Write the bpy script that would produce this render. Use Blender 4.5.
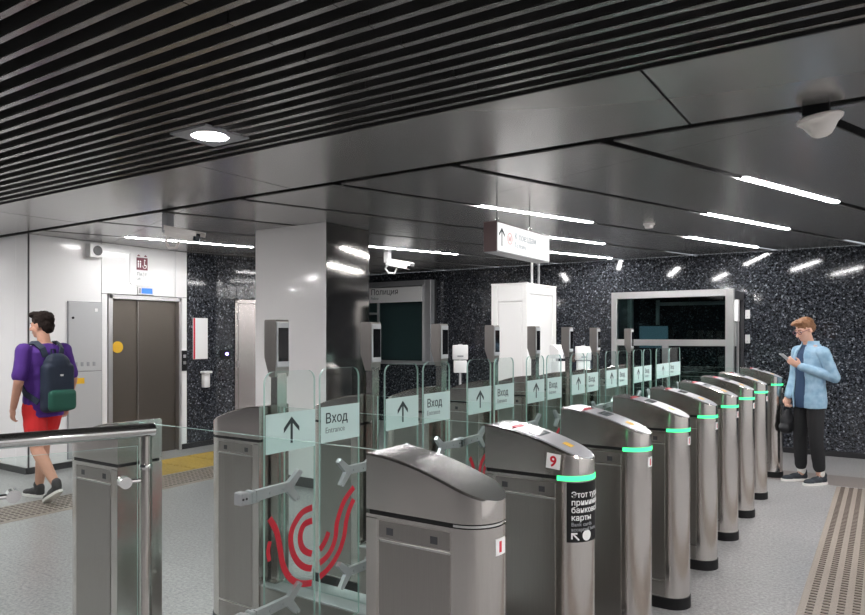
import bpy, bmesh, math, random
from mathutils import Vector, Matrix, noise
random.seed(7)
sc = bpy.context.scene
for o in list(bpy.data.objects):
    bpy.data.objects.remove(o, do_unlink=True)
col = sc.collection

# ------------------------------------------------------------------ camera, world, exposure
YAW = math.radians(33.25)
FWD = Vector((-math.sin(YAW), math.cos(YAW), 0)); RGT = Vector((math.cos(YAW), math.sin(YAW), 0))
cam = bpy.data.cameras.new('camera'); cam_o = bpy.data.objects.new('camera', cam); col.objects.link(cam_o)
cam_o.location = (0, 0, 1.575); cam_o.rotation_euler = (math.pi / 2, 0, YAW)
cam.sensor_width = 36; cam.lens = 36 * 690 / 865; cam.shift_y = 27.5 / 865; cam.clip_start = .05
sc.camera = cam_o
w = bpy.data.worlds.new('world'); sc.world = w; w.use_nodes = True
w.node_tree.nodes['Background'].inputs[0].default_value = (.75, .8, .85, 1)
w.node_tree.nodes['Background'].inputs[1].default_value = .3
vs = sc.view_settings
vs.view_transform = 'Standard'; vs.look = 'None'; vs.exposure = 1.15; vs.gamma = 1; vs.use_curve_mapping = False
sc.cycles.use_denoising = True
sc.cycles.transparent_max_bounces = 48
sc.cycles.max_bounces = 10; sc.cycles.diffuse_bounces = 5; sc.cycles.glossy_bounces = 5
sc.cycles.sample_clamp_indirect = 6
TUBE_POWER = 50.0
SPOT_POWER = 200.0
CEIL = 2.72

def cw(r, z):                       # camera-aligned floor axes (right, forward) -> world floor
    p = RGT * r + FWD * z
    return p.x, p.y

# ------------------------------------------------------------------ materials
M = {}
def mat(name, color=(.8, .8, .8), rough=.5, metal=0, emit=None, strength=0, spec=.5, coat=0, alpha=None):
    m = bpy.data.materials.new(name); m.use_nodes = True
    b = m.node_tree.nodes['Principled BSDF']
    b.inputs['Base Color'].default_value = (*color, 1); b.inputs['Roughness'].default_value = rough
    b.inputs['Metallic'].default_value = metal; b.inputs['Specular IOR Level'].default_value = spec
    b.inputs['Coat Weight'].default_value = coat
    if emit:
        b.inputs['Emission Color'].default_value = (*emit, 1); b.inputs['Emission Strength'].default_value = strength
    M[name] = m
    return m
def N(m, t, **k):
    n = m.node_tree.nodes.new(t)
    for a, v in k.items(): setattr(n, a, v)
    return n
def L(m, a, b): m.node_tree.links.new(a, b)
def bsdf(m): return m.node_tree.nodes['Principled BSDF']
def coords(m, scale=(1, 1, 1), rot=(0, 0, 0)):
    t = N(m, 'ShaderNodeTexCoord'); mp = N(m, 'ShaderNodeMapping')
    mp.inputs['Scale'].default_value = scale; mp.inputs['Rotation'].default_value = rot
    L(m, t.outputs['Object'], mp.inputs['Vector'])
    return mp.outputs['Vector']
def ramp(m, fac, stops):
    r = N(m, 'ShaderNodeValToRGB'); e = r.color_ramp.elements
    while len(e) < len(stops): e.new(.5)
    for i, (p, c) in enumerate(stops):
        e[i].position = p; e[i].color = (*c, 1) if len(c) == 3 else c
    L(m, fac, r.inputs[0]); return r.outputs[0]
def g(v): return (v, v, v)

def brushed(name, color, rough, grain=(220, 220, 2), var=.03):
    m = mat(name, color, rough, 1)
    n = N(m, 'ShaderNodeTexNoise'); n.inputs['Scale'].default_value = 4; n.inputs['Detail'].default_value = 4
    L(m, coords(m, grain), n.inputs['Vector'])
    c = ramp(m, n.outputs['Fac'], [(.3, tuple(x * .95 for x in color)), (.7, tuple(min(1, x * 1.05) for x in color))])
    L(m, c, bsdf(m).inputs['Base Color'])
    r = ramp(m, n.outputs['Fac'], [(.3, g(rough - var * .5)), (.7, g(rough + var))])
    L(m, r, bsdf(m).inputs['Roughness'])
    return m
brushed('steel', (.63, .595, .57), .18)
brushed('steel_panel', (.40, .375, .355), .3)
brushed('steel_top', (.60, .595, .59), .2, (2, 220, 220))
mat('pillar_metal', (.24, .23, .22), .07, 1)
brushed('lift_metal', (.17, .15, .13), .32, (200, 200, 2))
brushed('door_metal', (.46, .42, .41), .22, (200, 200, 2))
mat('ceiling_metal', (.40, .395, .39), .25, .62)
mat('silver', (.50, .51, .53), .33, .6)
mat('chrome', (.78, .78, .78), .08, 1)
mat('steel_bright', (.72, .71, .71), .28, 1)
mat('slat_paint', (.035, .034, .034), .5)
mat('slat_strip', (.30, .295, .29), .26, 1)
mat('plenum', (.012, .012, .013), .9)
mat('black', (.010, .010, .011), .6, spec=.25)
mat('black_gloss', (.006, .006, .008), .06)
mat('dark_grey', (.05, .05, .055), .45)
mat('mid_grey', (.33, .34, .36), .4)
mat('light_grey', (.55, .56, .58), .4)
mat('panel_grey', (.50, .51, .52), .45)
mat('white_enamel', (.88, .88, .88), .16, coat=.3)
mat('white_pillar', (.87, .86, .86), .13, coat=.3)
mat('white_plastic', (.82, .82, .82), .35)
mat('white_booth', (.88, .87, .86), .35)
mat('white_print', (.9, .9, .9), .5)
mat('off_white', (.78, .74, .71), .4)
mat('red_print', (.62, .008, .03), .4)
mat('maroon', (.16, .03, .05), .4)
mat('brown_cap', (.10, .05, .05), .35)
mat('yellow_print', (.85, .5, .03), .5)
mat('arrow_ink', (.015, .03, .035), .5)
mat('grey_ink', (.18, .22, .22), .5)
mat('washed_ink', (.30, .36, .42), .5)  # grey lettering with the lit sign's overexposure bleached into its colour
mat('baseboard', (.02, .02, .022), .35)
mat('tube_glow', (1, 1, 1), .5, emit=(1, .985, .98), strength=TUBE_POWER)
mat('spot_glow', (1, 1, 1), .5, emit=(1, .98, .97), strength=SPOT_POWER)
mat('ring_glow', (.1, .6, .4), .4, emit=(.03, 1, .22), strength=.8)
mat('display_blue', (.02, .1, .4), .3, emit=(.03, .16, .8), strength=.5)
mat('lamp_violet', (.3, .2, .8), .3, emit=(.35, .25, 1), strength=4)
mat('sign_face', (.4, .4, .4), .4, emit=(1, .99, .98), strength=.45)
mat('screen_teal', (.1, .2, .25), .3, emit=(.2, .33, .42), strength=.14)
mat('sticker_pale', (.52, .70, .68), .5)
mat('reader_grey', (.40, .40, .43), .3)
mat('reader_display', (.16, .18, .19), .12)
mat('skin', (.62, .36, .27), .5)
mat('skin_tan', (.56, .30, .21), .5)
mat('hair_ginger', (.17, .075, .03), .6)
mat('hair_dark', (.018, .012, .01), .9, spec=.2)
mat('tee_purple', (.075, .02, .22), .8)
mat('shorts_red', (.62, .018, .02), .75)
mat('pack_navy', (.012, .022, .045), .7)
mat('pack_green', (.008, .09, .06), .65)
mat('denim_light', (.24, .38, .50), .85)
mat('tee_navy', (.02, .05, .11), .85)
mat('trousers_black', (.010, .010, .012), .85)
mat('shoe_navy', (.02, .026, .035), .7)
mat('shoe_dark', (.03, .028, .03), .7)
mat('sole_white', (.75, .73, .7), .6)
mat('leather_black', (.01, .011, .014), .6)
mat('glasses_frame', (.12, .02, .06), .3)

def glass(name, tint, refl=1.0, rough=.0, absorb=0.0, shade=(.4, .5, .48)):
    m = bpy.data.materials.new(name); m.use_nodes = True; nt = m.node_tree; nt.nodes.clear()
    out = N(m, 'ShaderNodeOutputMaterial'); mx = N(m, 'ShaderNodeMixShader')
    tr = N(m, 'ShaderNodeBsdfTransparent'); tr.inputs[0].default_value = (*tint, 1)
    gl = N(m, 'ShaderNodeBsdfGlossy'); gl.inputs['Roughness'].default_value = rough; gl.inputs[0].default_value = (refl, refl, refl, 1)
    fr = N(m, 'ShaderNodeFresnel'); fr.inputs[0].default_value = 1.45
    ge = N(m, 'ShaderNodeNewGeometry'); inv = N(m, 'ShaderNodeMath', operation='SUBTRACT'); inv.inputs[0].default_value = 1
    ml = N(m, 'ShaderNodeMath', operation='MULTIPLY'); L(m, ge.outputs['Backfacing'], inv.inputs[1])
    L(m, fr.outputs[0], ml.inputs[0]); L(m, inv.outputs[0], ml.inputs[1])
    L(m, ml.outputs[0], mx.inputs[0]); L(m, tr.outputs[0], mx.inputs[1]); L(m, gl.outputs[0], mx.inputs[2])
    last = mx.outputs[0]
    if absorb:
        df = N(m, 'ShaderNodeBsdfDiffuse'); df.inputs[0].default_value = (*shade, 1)
        m2 = N(m, 'ShaderNodeMixShader'); m2.inputs[0].default_value = absorb
        L(m, last, m2.inputs[1]); L(m, df.outputs[0], m2.inputs[2]); last = m2.outputs[0]
    L(m, last, out.inputs[0]); M[name] = m
glass('glass', (.95, .985, .975), .85)
glass('glass_edge', (.62, .80, .76), .8, .1, .55, (.55, .78, .72))
glass('glass_dark', (.5, .58, .58), .9)
glass('glass_sticker', (.8, .95, .94), .5, .2, .82, (.66, .82, .80))

m = mat('granite', (.02, .02, .024), .07)
v1 = N(m, 'ShaderNodeTexVoronoi'); v1.inputs['Scale'].default_value = 62; L(m, coords(m), v1.inputs['Vector'])
n1 = N(m, 'ShaderNodeTexNoise'); n1.inputs['Scale'].default_value = 30; n1.inputs['Detail'].default_value = 6; n1.inputs['Roughness'].default_value = .7
L(m, coords(m), n1.inputs['Vector'])
sepc = N(m, 'ShaderNodeSeparateColor'); L(m, v1.outputs['Color'], sepc.inputs[0])
fleck = ramp(m, sepc.outputs[0], [(.0, (.018, .020, .026)), (.5, (.032, .035, .043)), (.80, (.060, .066, .078)), (.93, (.12, .13, .148)), (1, (.26, .28, .31))])
fine = ramp(m, n1.outputs['Fac'], [(.42, g(.25)), (.62, g(1.6))])
mul = N(m, 'ShaderNodeMix', data_type='RGBA', blend_type='MULTIPLY'); mul.inputs[0].default_value = 1
L(m, fleck, mul.inputs[6]); L(m, fine, mul.inputs[7]); L(m, mul.outputs[2], bsdf(m).inputs['Base Color'])

def stone(name, base, spread, rough, scale=90):
    m = mat(name, base, rough)
    a = N(m, 'ShaderNodeTexNoise'); a.inputs['Scale'].default_value = scale; a.inputs['Detail'].default_value = 5; a.inputs['Roughness'].default_value = .75
    L(m, coords(m), a.inputs['Vector'])
    b = N(m, 'ShaderNodeTexNoise'); b.inputs['Scale'].default_value = 1.1; b.inputs['Detail'].default_value = 4
    L(m, coords(m), b.inputs['Vector'])
    c1 = ramp(m, a.outputs['Fac'], [(.32, tuple(x * (1 - spread) for x in base)), (.68, tuple(x * (1 + spread) for x in base))])
    c2 = ramp(m, b.outputs['Fac'], [(.3, g(.9)), (.7, g(1.08))])
    x = N(m, 'ShaderNodeMix', data_type='RGBA', blend_type='MULTIPLY'); x.inputs[0].default_value = 1
    L(m, c1, x.inputs[6]); L(m, c2, x.inputs[7]); L(m, x.outputs[2], bsdf(m).inputs['Base Color'])
    return m, x
fm, fx = stone('floor_stone', (.315, .31, .312), .5, .3, 48)
br = N(fm, 'ShaderNodeTexBrick'); br.offset = 0; br.inputs['Scale'].default_value = 1; br.inputs['Brick Width'].default_value = 1.2
br.inputs['Row Height'].default_value = .6; br.inputs['Mortar Size'].default_value = .003
br.inputs['Color1'].default_value = (1, 1, 1, 1); br.inputs['Color2'].default_value = (.95, .95, .95, 1); br.inputs['Mortar'].default_value = (.72, .72, .72, 1)
L(fm, coords(fm), br.inputs['Vector'])
x2 = N(fm, 'ShaderNodeMix', data_type='RGBA', blend_type='MULTIPLY'); x2.inputs[0].default_value = 1
L(fm, fx.outputs[2], x2.inputs[6]); L(fm, br.outputs['Color'], x2.inputs[7]); L(fm, x2.outputs[2], bsdf(fm).inputs['Base Color'])
stone('floor_brown', (.225, .195, .18), .3, .4)
stone('tactile_yellow', (.48, .32, .06), .3, .6, 60)
stone('tactile_base', (.29, .245, .21), .25, .5)
stone('tactile_bar', (.12, .095, .08), .25, .5)
# woven look for denim
m = M['denim_light']; n = N(m, 'ShaderNodeTexNoise'); n.inputs['Scale'].default_value = 14; n.inputs['Detail'].default_value = 5
L(m, coords(m), n.inputs['Vector']); L(m, ramp(m, n.outputs['Fac'], [(.3, (.17, .30, .42)), (.7, (.31, .45, .57))]), bsdf(m).inputs['Base Color'])

# ------------------------------------------------------------------ mesh helpers
class MB:
    def __init__(s): s.v, s.f, s.m = [], [], []
    def add(s, vs, fs, mi=0):
        b = len(s.v); s.v += [tuple(p) for p in vs]
        for f in fs: s.f.append([i + b for i in f]); s.m.append(mi)
        return s
    def box(s, x0, x1, y0, y1, z0, z1, mi=0):
        return s.add([(x, y, z) for z in (z0, z1) for y in (y0, y1) for x in (x0, x1)],
                     [(0, 2, 3, 1), (4, 5, 7, 6), (0, 1, 5, 4), (2, 6, 7, 3), (0, 4, 6, 2), (1, 3, 7, 5)], mi)
    def rbox(s, x0, x1, y0, y1, z0, z1, r=.005, mi=0, seg=1):
        bm = bmesh.new(); bmesh.ops.create_cube(bm, size=1)
        for v in bm.verts: v.co = (x0 + (v.co.x + .5) * (x1 - x0), y0 + (v.co.y + .5) * (y1 - y0), z0 + (v.co.z + .5) * (z1 - z0))
        bmesh.ops.bevel(bm, geom=list(bm.edges), offset=r, segments=seg, profile=.5, affect='EDGES')
        return s.bm(bm, mi)
    def bm(s, bm, mi=0):
        bm.verts.index_update()
        s.add([v.co[:] for v in bm.verts], [[v.index for v in f.verts] for f in bm.faces], mi); bm.free(); return s
    def prism(s, poly, axis, a, b, mi=0, mi_cap=None):
        # poly: 2-D outline; axis 'x': (y,z), 'y': (x,z), 'z': (x,y)
        def P(p, t): return (t, p[0], p[1]) if axis == 'x' else (p[0], t, p[1]) if axis == 'y' else (p[0], p[1], t)
        n = len(poly)
        s.add([P(p, a) for p in poly] + [P(p, b) for p in poly], [[i, (i + 1) % n, n + (i + 1) % n, n + i] for i in range(n)], mi)
        b0 = len(s.v) - 2 * n
        for f in (list(range(n))[::-1], list(range(n, 2 * n))):
            s.f.append([i + b0 for i in f]); s.m.append(mi if mi_cap is None else mi_cap)
        return s
    def tube(s, pts, r, n=12, mi=0, cap=True):
        pts = [Vector(p) for p in pts]; rings = []
        for i, p in enumerate(pts):
            d = (pts[min(i + 1, len(pts) - 1)] - pts[max(i - 1, 0)]).normalized()
            a = d.orthogonal().normalized() if i == 0 else (a - d * a.dot(d)).normalized()
            b = d.cross(a); rr = r[i] if isinstance(r, (list, tuple)) else r
            rings.append([p + (a * math.cos(t) + b * math.sin(t)) * rr for t in (2 * math.pi * k / n for k in range(n))])
        return s.skin(rings, mi, cap)
    def skin(s, rings, mi=0, cap=True):
        n = len(rings[0]); vs = [p for r_ in rings for p in r_]; fs = []
        for i in range(len(rings) - 1):
            for k in range(n):
                fs.append([i * n + k, i * n + (k + 1) % n, (i + 1) * n + (k + 1) % n, (i + 1) * n + k])
        if cap:
            fs.append(list(range(n))[::-1]); fs.append([(len(rings) - 1) * n + k for k in range(n)])
        return s.add(vs, fs, mi)
    def lathe(s, prof, c=(0, 0, 0), n=24, mi=0):
        return s.skin([[(c[0] + r * math.cos(2 * math.pi * k / n), c[1] + r * math.sin(2 * math.pi * k / n), c[2] + z) for k in range(n)] for r, z in prof], mi)
    def ell(s, c, r, R=None, n=16, mi=0):
        R = R or Matrix.Identity(3); rings = []
        h = n // 2
        for i in range(1, h):
            t = math.pi * i / h
            rings.append([Vector(c) + R @ Vector((r[0] * math.sin(t) * math.cos(p), r[1] * math.sin(t) * math.sin(p), -r[2] * math.cos(t)))
                          for p in (2 * math.pi * k / n for k in range(n))])
        return s.skin(rings, mi)
    def cone(s, p0, p1, r0, r1, n=14):      # rounded, tapered limb
        p0, p1 = Vector(p0), Vector(p1); d = (p1 - p0).normalized(); pts, rr = [], []
        for t in (80, 55, 30): pts.append(p0 - d * r0 * math.sin(math.radians(t))); rr.append(r0 * math.cos(math.radians(t)))
        for k in range(5):
            f = k / 4; pts.append(p0.lerp(p1, f)); rr.append(r0 + (r1 - r0) * f)
        for t in (30, 55, 80): pts.append(p1 + d * r1 * math.sin(math.radians(t))); rr.append(r1 * math.cos(math.radians(t)))
        return s.tube(pts, rr, n)
    def chain(s, pr):
        for (a, ra), (b, rb) in zip(pr, pr[1:]): s.cone(a, b, ra, rb)
        return s
    def mesh(s, name, mats, smooth=32):
        me = bpy.data.meshes.new(name); me.from_pydata(s.v, [], s.f)
        for mm in ([mats] if isinstance(mats, str) else mats): me.materials.append(M[mm])
        me.polygons.foreach_set('material_index', s.m)
        bm = bmesh.new(); bm.from_mesh(me); bmesh.ops.recalc_face_normals(bm, faces=bm.faces); bm.to_mesh(me); bm.free()
        if smooth:
            me.polygons.foreach_set('use_smooth', [True] * len(me.polygons)); me.set_sharp_from_angle(angle=math.radians(smooth))
        me.update(); return me
    def obj(s, name, mats, parent=None, loc=None, smooth=32, **k):
        return put(name, s.mesh(name, mats, smooth), parent, loc, **k)
def put(name, me, parent=None, loc=None, rz=0, label=None, cat=None, group=None, kind=None):
    o = bpy.data.objects.new(name, me); col.objects.link(o)
    if parent: o.parent = parent
    if loc is not None: o.location = loc
    if rz: o.rotation_euler.z = rz
    return tag(o, label, cat, group, kind)
def tag(o, label=None, cat=None, group=None, kind=None):
    for a, b in (('label', label), ('category', cat), ('group', group), ('kind', kind)):
        if b: o[a] = b
    return o
def empty(name, loc=(0, 0, 0), rz=0, label=None, cat=None, group=None, kind=None):
    o = put(name, None, None, loc, rz, label, cat, group, kind); o.empty_display_size = .1
    return o
def copy_tree(o, parent=None):
    c = o.copy(); col.objects.link(c); c.parent = parent
    for ch in [x for x in bpy.data.objects if x.parent == o]: copy_tree(ch, c)
    return c
def text_mesh(txt, size, mats, bold=0, align='LEFT', name='lettering', depth=.0006):
    cu = bpy.data.curves.new('t', 'FONT'); cu.body = txt; cu.size = size; cu.offset = bold; cu.align_x = align; cu.extrude = depth; cu.resolution_u = 3
    o = bpy.data.objects.new('t', cu); col.objects.link(o)
    dg = bpy.context.evaluated_depsgraph_get(); me = bpy.data.meshes.new_from_object(o.evaluated_get(dg))
    bpy.data.objects.remove(o, do_unlink=True); bpy.data.curves.remove(cu)
    me.materials.clear(); me.materials.append(M[mats]); me.name = name
    return me
def mesh_map(me, fn):
    for v in me.vertices: v.co = fn(v.co.copy())
    me.update(); return me
def remesh(mb, name, mats, voxel=.006, smooth=2, disp=0, dscale=20):
    me = mb.mesh(name, mats); o = bpy.data.objects.new('tmp', me); col.objects.link(o)
    md = o.modifiers.new('r', 'REMESH'); md.mode = 'VOXEL'; md.voxel_size = voxel
    dg = bpy.context.evaluated_depsgraph_get(); out = bpy.data.meshes.new_from_object(o.evaluated_get(dg))
    bpy.data.objects.remove(o, do_unlink=True); bpy.data.meshes.remove(me)
    bm = bmesh.new(); bm.from_mesh(out)
    for _ in range(smooth): bmesh.ops.smooth_vert(bm, verts=bm.verts, factor=.5, use_axis_x=True, use_axis_y=True, use_axis_z=True)
    if disp:
        bm.normal_update()
        for v in bm.verts: v.co += v.normal * disp * noise.noise(v.co * dscale)
    bm.to_mesh(out); bm.free(); out.name = name
    if not out.materials: out.materials.append(M[mats if isinstance(mats, str) else mats[0]])
    out.polygons.foreach_set('use_smooth', [True] * len(out.polygons)); out.update()
    return out
def clip(poly, a, b, c):            # keep a*x + b*y <= c
    out = []
    for i, p in enumerate(poly):
        q = poly[(i + 1) % len(poly)]; dp = a * p[0] + b * p[1] - c; dq = a * q[0] + b * q[1] - c
        if dp <= 0: out.append(p)
        if dp * dq < 0:
            t = dp / (dp - dq); out.append((p[0] + t * (q[0] - p[0]), p[1] + t * (q[1] - p[1])))
    return out

# ------------------------------------------------------------------ floor
XL, XR, YB, YF = -14.0, 4.6, -4.2, 10.33
WX = -8.1                       # white lift wall
OBL = (.3355, .942)             # oblique axis of the ceiling slots
MB().box(XL, XR, YB, YF + .3, -.1, 0).obj('floor', 'floor_stone', label='pale grey speckled stone floor of the hall', cat='floor', kind='structure')
t = empty('trim_1', label='brown stone band laid in the floor across the far end of the ribbed strip', cat='floor band', kind='structure')
MB().box(-2.9, 2.6, 8.35, 8.95, -.02, .0015).obj('band', 'floor_brown', t)

def tactile(name, x0, x1, y0, y1, label):
    e = empty(name, (0, 0, 0), label=label, cat='floor strip', kind='structure')
    MB().box(x0, x1, y0, y1, -.02, .002).obj('backing', 'tactile_base', e)
    mb = MB(); nx = int((x1 - x0) / .075); y = y0 + .02
    while y < y1 - .02:
        for i in range(nx):
            xc = x0 + .04 + i * .075
            mb.box(xc, xc + .038, y, y + .02, .0015, .006)
        y += .05
    o = mb.obj('ribs', 'tactile_bar', e, smooth=0); o['kind'] = 'stuff'
tactile('trim_2', -.42, .26, .4, 8.3, 'brown ribbed strip in the floor before the turnstile noses')
tactile('trim_3', -6.75, -6.15, -1, 6.4, 'brown ribbed strip in the floor behind the glass handrail fence')
e = empty('trim_4', label='yellow tactile paving strip on the floor before the lift', cat='tactile paving', kind='structure')
for i in range(3):
    for j in range(2):
        x0 = -7.6 + j * .42; y0 = 4.75 + i * .5
        mb = MB().rbox(x0, x0 + .405, y0, y0 + .485, -.02, .006, .003)
        for a in range(5): mb.box(x0 + .03 + a * .075, x0 + .07 + a * .075, y0 + .02, y0 + .465, .005, .01)
        mb.obj('tile', 'tactile_yellow', e)

# ------------------------------------------------------------------ walls
def wall(name, p0, p1, h, mats, label, widths, rows, gap=.004, thick=.03, base=True, z0=0.0):
    """panelled wall from p0 to p1 facing the left-hand normal turned to the hall; children: panel"""
    p0, p1 = Vector((*p0, 0)), Vector((*p1, 0)); d = (p1 - p0); ln = d.length
    e = empty(name, p0, math.atan2(d.y, d.x), label=label, cat='wall', kind='structure')
    MB().box(.04, ln - .04, .025, .14, 0, h).obj('backing', 'plenum', e)
    xs = [0]; i = 0
    while xs[-1] < ln - .05: xs.append(min(ln, xs[-1] + widths[i % len(widths)])); i += 1
    cache = {}
    for a, b in zip(xs, xs[1:]):
        for c, dd in zip(rows, rows[1:]):
            key = (round(b - a, 4), c, dd)
            if key not in cache: cache[key] = MB().rbox(gap / 2, b - a - gap / 2, -.0, thick, c + gap / 2, dd - gap / 2, .0015).mesh('panel', mats)
            put('panel', cache[key], e, (a, 0, 0))
    if base: MB().box(0, ln, -.012, .02, 0, .07).obj('skirting', 'baseboard', e)
    return e
wall('wall_back', (-9.6, YF), (XR, YF), CEIL, 'granite', 'black flecked granite wall behind the glass booth and the standing man', [1.2], [.07, 1.4, CEIL])
wall('wall_side', (WX, 6.14), (WX, 6.64), CEIL, 'granite', 'narrow black granite wall carrying the poster beside the lift', [.5], [.07, 1.4, CEIL])
BO = Vector((WX, 6.64, 0)); BD = Vector((*OBL, 0))
bend = BO + BD * 1.8
B_wall = wall('wall_corner', (WX, 6.64), (bend.x, bend.y), CEIL, 'granite', 'black granite wall with the metal door, half hidden by the white pillar', [.3, 1.5], [.07, 1.4, 2.1, CEIL])
wall('wall_alcove', (bend.x, bend.y), (-9.6, bend.y), CEIL, 'granite', 'black granite return wall behind the white pillar', [1.2], [.07, 1.4, CEIL])
wall('wall_recess', (-9.6, bend.y), (-9.6, YF), CEIL, 'granite', 'black granite end wall behind the police window', [1.2], [.07, 1.4, CEIL])
wall('wall_left', (XL, 4.0), (WX, 4.0), CEIL, 'white_enamel', 'glossy white panelled wall at the far left edge', [1.15, 1.15, 1.15, 1.15, 1.06, .24], [.07, CEIL])
wall('wall_right', (XR, YF), (XR, YB), CEIL, 'white_enamel', 'unseen side wall outside the frame, made white to brighten the steel noses', [1.2], [.07, 1.4, CEIL])  # unseen; white finish invented to brighten reflections in the turnstile noses
wall('wall_rear', (XR, YB), (XL, YB), 3.0, 'granite', 'unseen wall behind the viewer, made black granite to darken the steel sides', [1.2], [.07, 3.0])  # unseen; dark finish invented so the turnstile sides reflect darker
wall('wall_end', (XL, YB), (XL, 4.0), 3.0, 'white_enamel', 'white panelled wall at the far end of the hall', [1.2], [.07, 3.0])
# white lift wall, hand cut round the doors
e = empty('wall_lift', (WX, 4.0, 0), label='glossy white panelled wall round the lift doors', cat='wall', kind='structure')
MB().box(-.3, -.2, .16, 2.14, 0, CEIL).box(-.2, -.031, .16, .97, 0, CEIL).obj('backing', 'plenum', e)
for (a, b, c, d) in ((.03, .89, .07, CEIL), (.89, 1.95, 2.09, CEIL), (.89, .97, .07, 2.09), (1.95, 2.14, 2.09, CEIL), (2.05, 2.14, .07, 2.09)):
    MB().rbox(-.03, 0, a + .003, b - .003, c + .003, d - .003, .0015).obj('panel', 'white_enamel', e)
MB().box(-.02, .012, .012, .97, 0, .07).box(-.02, .012, 2.05, 2.14, 0, .07).obj('skirting', 'baseboard', e)
MB().rbox(-.03, .003, .012, .03, 0, CEIL, .002).obj('corner_strip', 'dark_grey', e)
# lift
e = empty('door_1', (WX, 5.52, 0), label='dark bronze metal lift doors in a steel frame', cat='lift door', kind='structure')
MB().rbox(-.12, .012, -.545, -.485, 0, 2.085, .004).rbox(-.12, .012, .485, .53, 0, 2.085, .004).rbox(-.12, .012, -.545, .53, 2.03, 2.085, .004).obj('frame', 'steel_bright', e)
MB().rbox(-.13, -.09, -.485, -.085, 0, 2.03, .003).obj('door_leaf', 'lift_metal', e)
MB().rbox(-.105, -.065, -.075, .485, 0, 2.03, .003).obj('door_leaf', 'lift_metal', e)
MB().box(-.1, -.07, -.088, -.072, 0, 2.03).obj('door_edge', 'steel_panel', e)
MB().lathe([(.001, 0), (.075, 0), (.075, .002), (.001, .002)]).obj('round_sticker', 'yellow_print', e, (-.088, -.36, 1.42)).rotation_euler = (0, math.pi / 2, 0)

# metal door on the corner wall
e = empty('door_2', BO + BD * .27, math.atan2(OBL[1], OBL[0]), label='brushed metal service door in the black granite wall', cat='door', kind='structure')
MB().rbox(0, .05, -.03, .01, 0, 2.1, .004).rbox(.95, 1.0, -.03, .01, 0, 2.1, .004).rbox(0, 1.0, -.03, .01, 2.04, 2.1, .004).obj('frame', 'door_metal', e)
MB().rbox(.053, .947, -.02, .005, .01, 2.037, .004).obj('door_leaf', 'door_metal', e)
for z in (.35, 1.1, 1.8): MB().tube([(.04, -.035, z), (.04, -.035, z + .1)], .008).obj('hinge', 'steel_bright', e)

# pillar
e = empty('pillar', (-4.73, 5.25, 0), label='square pillar clad in glossy white panels behind the turnstiles', cat='pillar', kind='structure')
MB().box(-1.01, -.02, .02, .68, 0, CEIL).obj('core', 'plenum', e)
MB().rbox(-1.03, -.004, 0, .02, .1, CEIL, .004).obj('panel', 'white_pillar', e)
MB().rbox(-.02, 0, .004, .70, .1, CEIL, .004).obj('panel', 'pillar_metal', e)
MB().rbox(-1.03, -.004, .68, .70, .1, CEIL, .004).obj('panel', 'white_pillar', e)
MB().rbox(-1.03, -1.01, .024, .676, .1, CEIL, .004).obj('panel', 'white_pillar', e)
MB().box(-1.035, .005, -.005, .705, 0, .1).obj('skirting', 'baseboard', e)

# ------------------------------------------------------------------ ceiling
ce = empty('ceiling', (0, 0, 0), label='dark grey metal ceiling of slats and wide panels with black slots', cat='ceiling', kind='structure')
MB().box(XL, XR, YB, 2.97, 3.0, 3.1).box(XL, XR, 2.9, YF, 2.80, 2.88).box(XL, XR, 2.955, 2.968, CEIL - .01, 3.0).obj('backing', 'plenum', ce)
# slats: runs of jointed lengths along x
SL = 3.1
sm = MB().rbox(.002, SL - .002, -.0145, .0145, CEIL + .004, CEIL + .085, .002).rbox(.002, SL - .002, -.0145, .0145, CEIL, CEIL + .006, .001, 1).mesh('slat', ['slat_paint', 'slat_strip'])
k = 0; y = 2.925
while y > YB:
    off = -.55 - (k % 2) * .42
    x = XL + (.0 if k % 2 else -.42)
    while x < XR:
        put('slat', sm, ce, (x, y, 0)); x += SL
    y -= .1; k += 1
# wide panels
for i in range(-5, 3):
    a, b = -.885 + 3 * i, -.885 + 3 * (i + 1)
    a, b = max(a, XL), min(b, XR)
    if b - a < .1: continue
    MB().rbox(a + .006, b - .006, 2.968, 3.905, CEIL, CEIL + .01, .002).obj('panel', 'ceiling_metal', ce)
# oblique panels between the slots
PX, PY = OBL[1], -OBL[0]
def w_of(x0): return x0 * PX + 3.95 * PY
slots = [-1.40 - 1.055 * n for n in range(-6, 13)]
vs_j = [-3.23, -.23, 2.0, 3.77, 6.77, 9.77, 12.77]
for s0, s1 in zip(slots, slots[1:]):
    wa, wb = w_of(s1) + .04, w_of(s0) - .04
    for va, vb in zip(vs_j, vs_j[1:]):
        q = [(ww * PX + vv * OBL[0], ww * PY + vv * OBL[1]) for ww, vv in ((wa, va + .0025), (wb, va + .0025), (wb, vb - .0025), (wa, vb - .0025))]
        for c in ((0, -1, -3.995), (0, 1, YF), (-1, 0, 9.6), (1, 0, XR)):
            q = clip(q, *c) if len(q) > 2 else q
        if len(q) > 2:
            MB().prism(q, 'z', CEIL, CEIL + .01).obj('panel', 'ceiling_metal', ce)

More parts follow.
